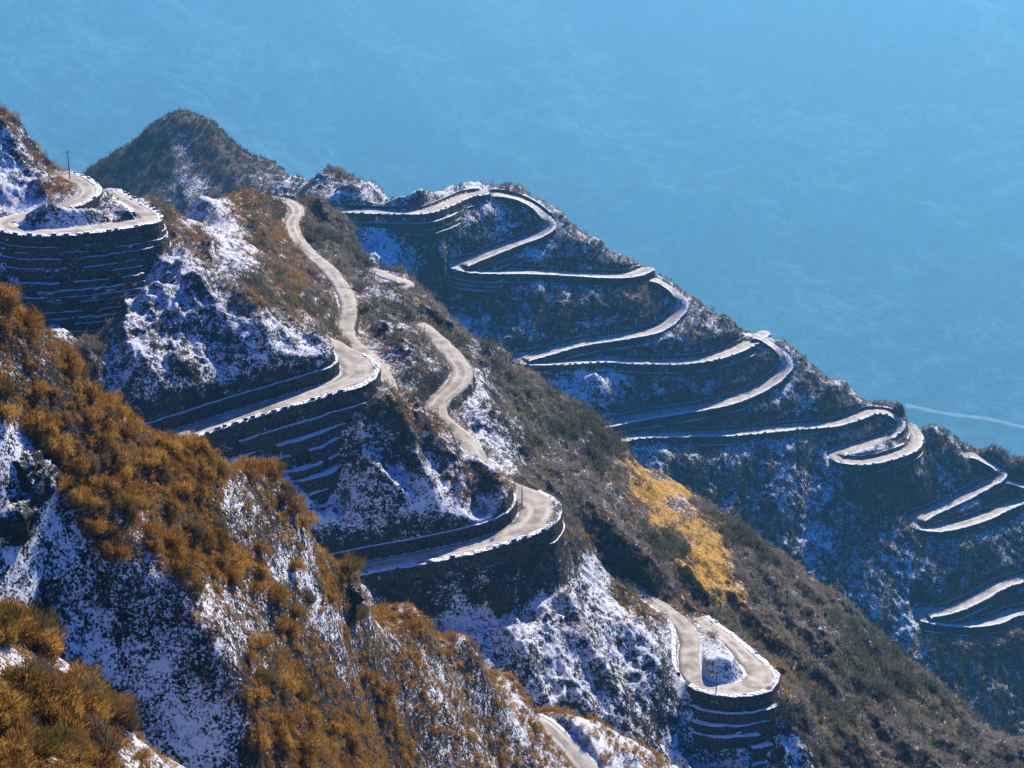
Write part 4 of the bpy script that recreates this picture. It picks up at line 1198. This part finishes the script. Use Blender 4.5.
boulder(15, 505, 3.2, 'large black rock overhang at the left edge above the blue snow')
boulder(45, 585, 1.8, 'dark rock standing in the shaded blue snow of the near gully')
boulder(350, 590, 1.6, 'dark rock just under the near skyline', sq=(1.2, 1, .7))
boulder(500, 598, 4.2, 'dark rock buttress beside the striped retaining wall', L1, M_ROCK, (.9, .9, 1.5))

# ------------------------------------------------------------------ haze, sky, sun, camera
hz = bpy.data.meshes.new('haze')
x0, x1, y0, y1, z0, z1 = -12000, 12000, -60, 26000, -8400, 12
vs = [(x0, y0, z0), (x1, y0, z0), (x1, y1, z0), (x0, y1, z0), (x0, y0, z1), (x1, y0, z1), (x1, y1, z1), (x0, y1, z1)]
hz.from_pydata(vs, [], [(3, 2, 1, 0), (4, 5, 6, 7), (0, 1, 5, 4), (1, 2, 6, 5), (2, 3, 7, 6), (3, 0, 4, 7)])
t = NT('valley_haze')
pv = t.n('ShaderNodeVolumePrincipled')
pv.inputs['Color'].default_value = C(0.235, 0.69, 1.0)
pv.inputs['Density'].default_value = 0.000078
pv.inputs['Anisotropy'].default_value = 0.35
t.l(pv.outputs[0], t.out.inputs['Volume'])
hz.materials.append(t.m)
o = link(bpy.data.objects.new('haze', hz))
tag(o, 'blue haze filling the valley', 'haze', None, 'stuff')

SUN_AZ, SUN_EL = math.radians(31), math.radians(33.5)
wd_ = bpy.data.worlds.new('World'); scene.world = wd_
wd_.use_nodes = True
wn = wd_.node_tree; wn.nodes.clear()
bg = wn.nodes.new('ShaderNodeBackground'); wo = wn.nodes.new('ShaderNodeOutputWorld')
sk = wn.nodes.new('ShaderNodeTexSky'); sk.sky_type = 'NISHITA'; sk.sun_disc = False
sk.sun_elevation = SUN_EL; sk.sun_rotation = SUN_AZ
sk.altitude = 3000; sk.air_density = 1.0; sk.dust_density = 0.2; sk.ozone_density = 10.0
bg.inputs['Strength'].default_value = 0.105
hs = wn.nodes.new('ShaderNodeHueSaturation'); hs.inputs['Saturation'].default_value = 1.35
mm = wn.nodes.new('ShaderNodeMix'); mm.data_type = 'RGBA'; mm.blend_type = 'MULTIPLY'; mm.inputs[0].default_value = 1.0; mm.inputs[7].default_value = C(0.04, 0.78, 1.32)
wn.links.new(sk.outputs[0], hs.inputs['Color']); wn.links.new(hs.outputs[0], mm.inputs[6]); wn.links.new(mm.outputs[2], bg.inputs[0]); wn.links.new(bg.outputs[0], wo.inputs[0])

sd = bpy.data.lights.new('sun', 'SUN'); sd.energy = 5.0; sd.angle = math.radians(0.5); sd.color = (1.0, 0.91, 0.77)
so_ = link(bpy.data.objects.new('sun', sd))
sv = Vector((math.sin(SUN_AZ) * math.cos(SUN_EL), math.cos(SUN_AZ) * math.cos(SUN_EL), math.sin(SUN_EL)))
so_.rotation_euler = sv.to_track_quat('Z', 'Y').to_euler()
so_.location = (200, 100, 60)

cd = bpy.data.cameras.new('camera'); cd.sensor_width = 36; cd.lens = 36 * FPX / 1024; cd.clip_start = 1; cd.clip_end = 60000
cam = link(bpy.data.objects.new('camera', cd))
cam.rotation_euler = (math.radians(90) - PITCH, 0, 0)
scene.camera = cam
scene.view_settings.view_transform = 'Standard'
scene.view_settings.look = 'None'
scene.view_settings.exposure = 0.7
scene.view_settings.gamma = 1.0
scene.render.engine = 'CYCLES'
scene.cycles.use_denoising = True
scene.cycles.max_bounces = 4
scene.cycles.diffuse_bounces = 1
scene.cycles.volume_bounces = 0
scene.cycles.transparent_max_bounces = 4
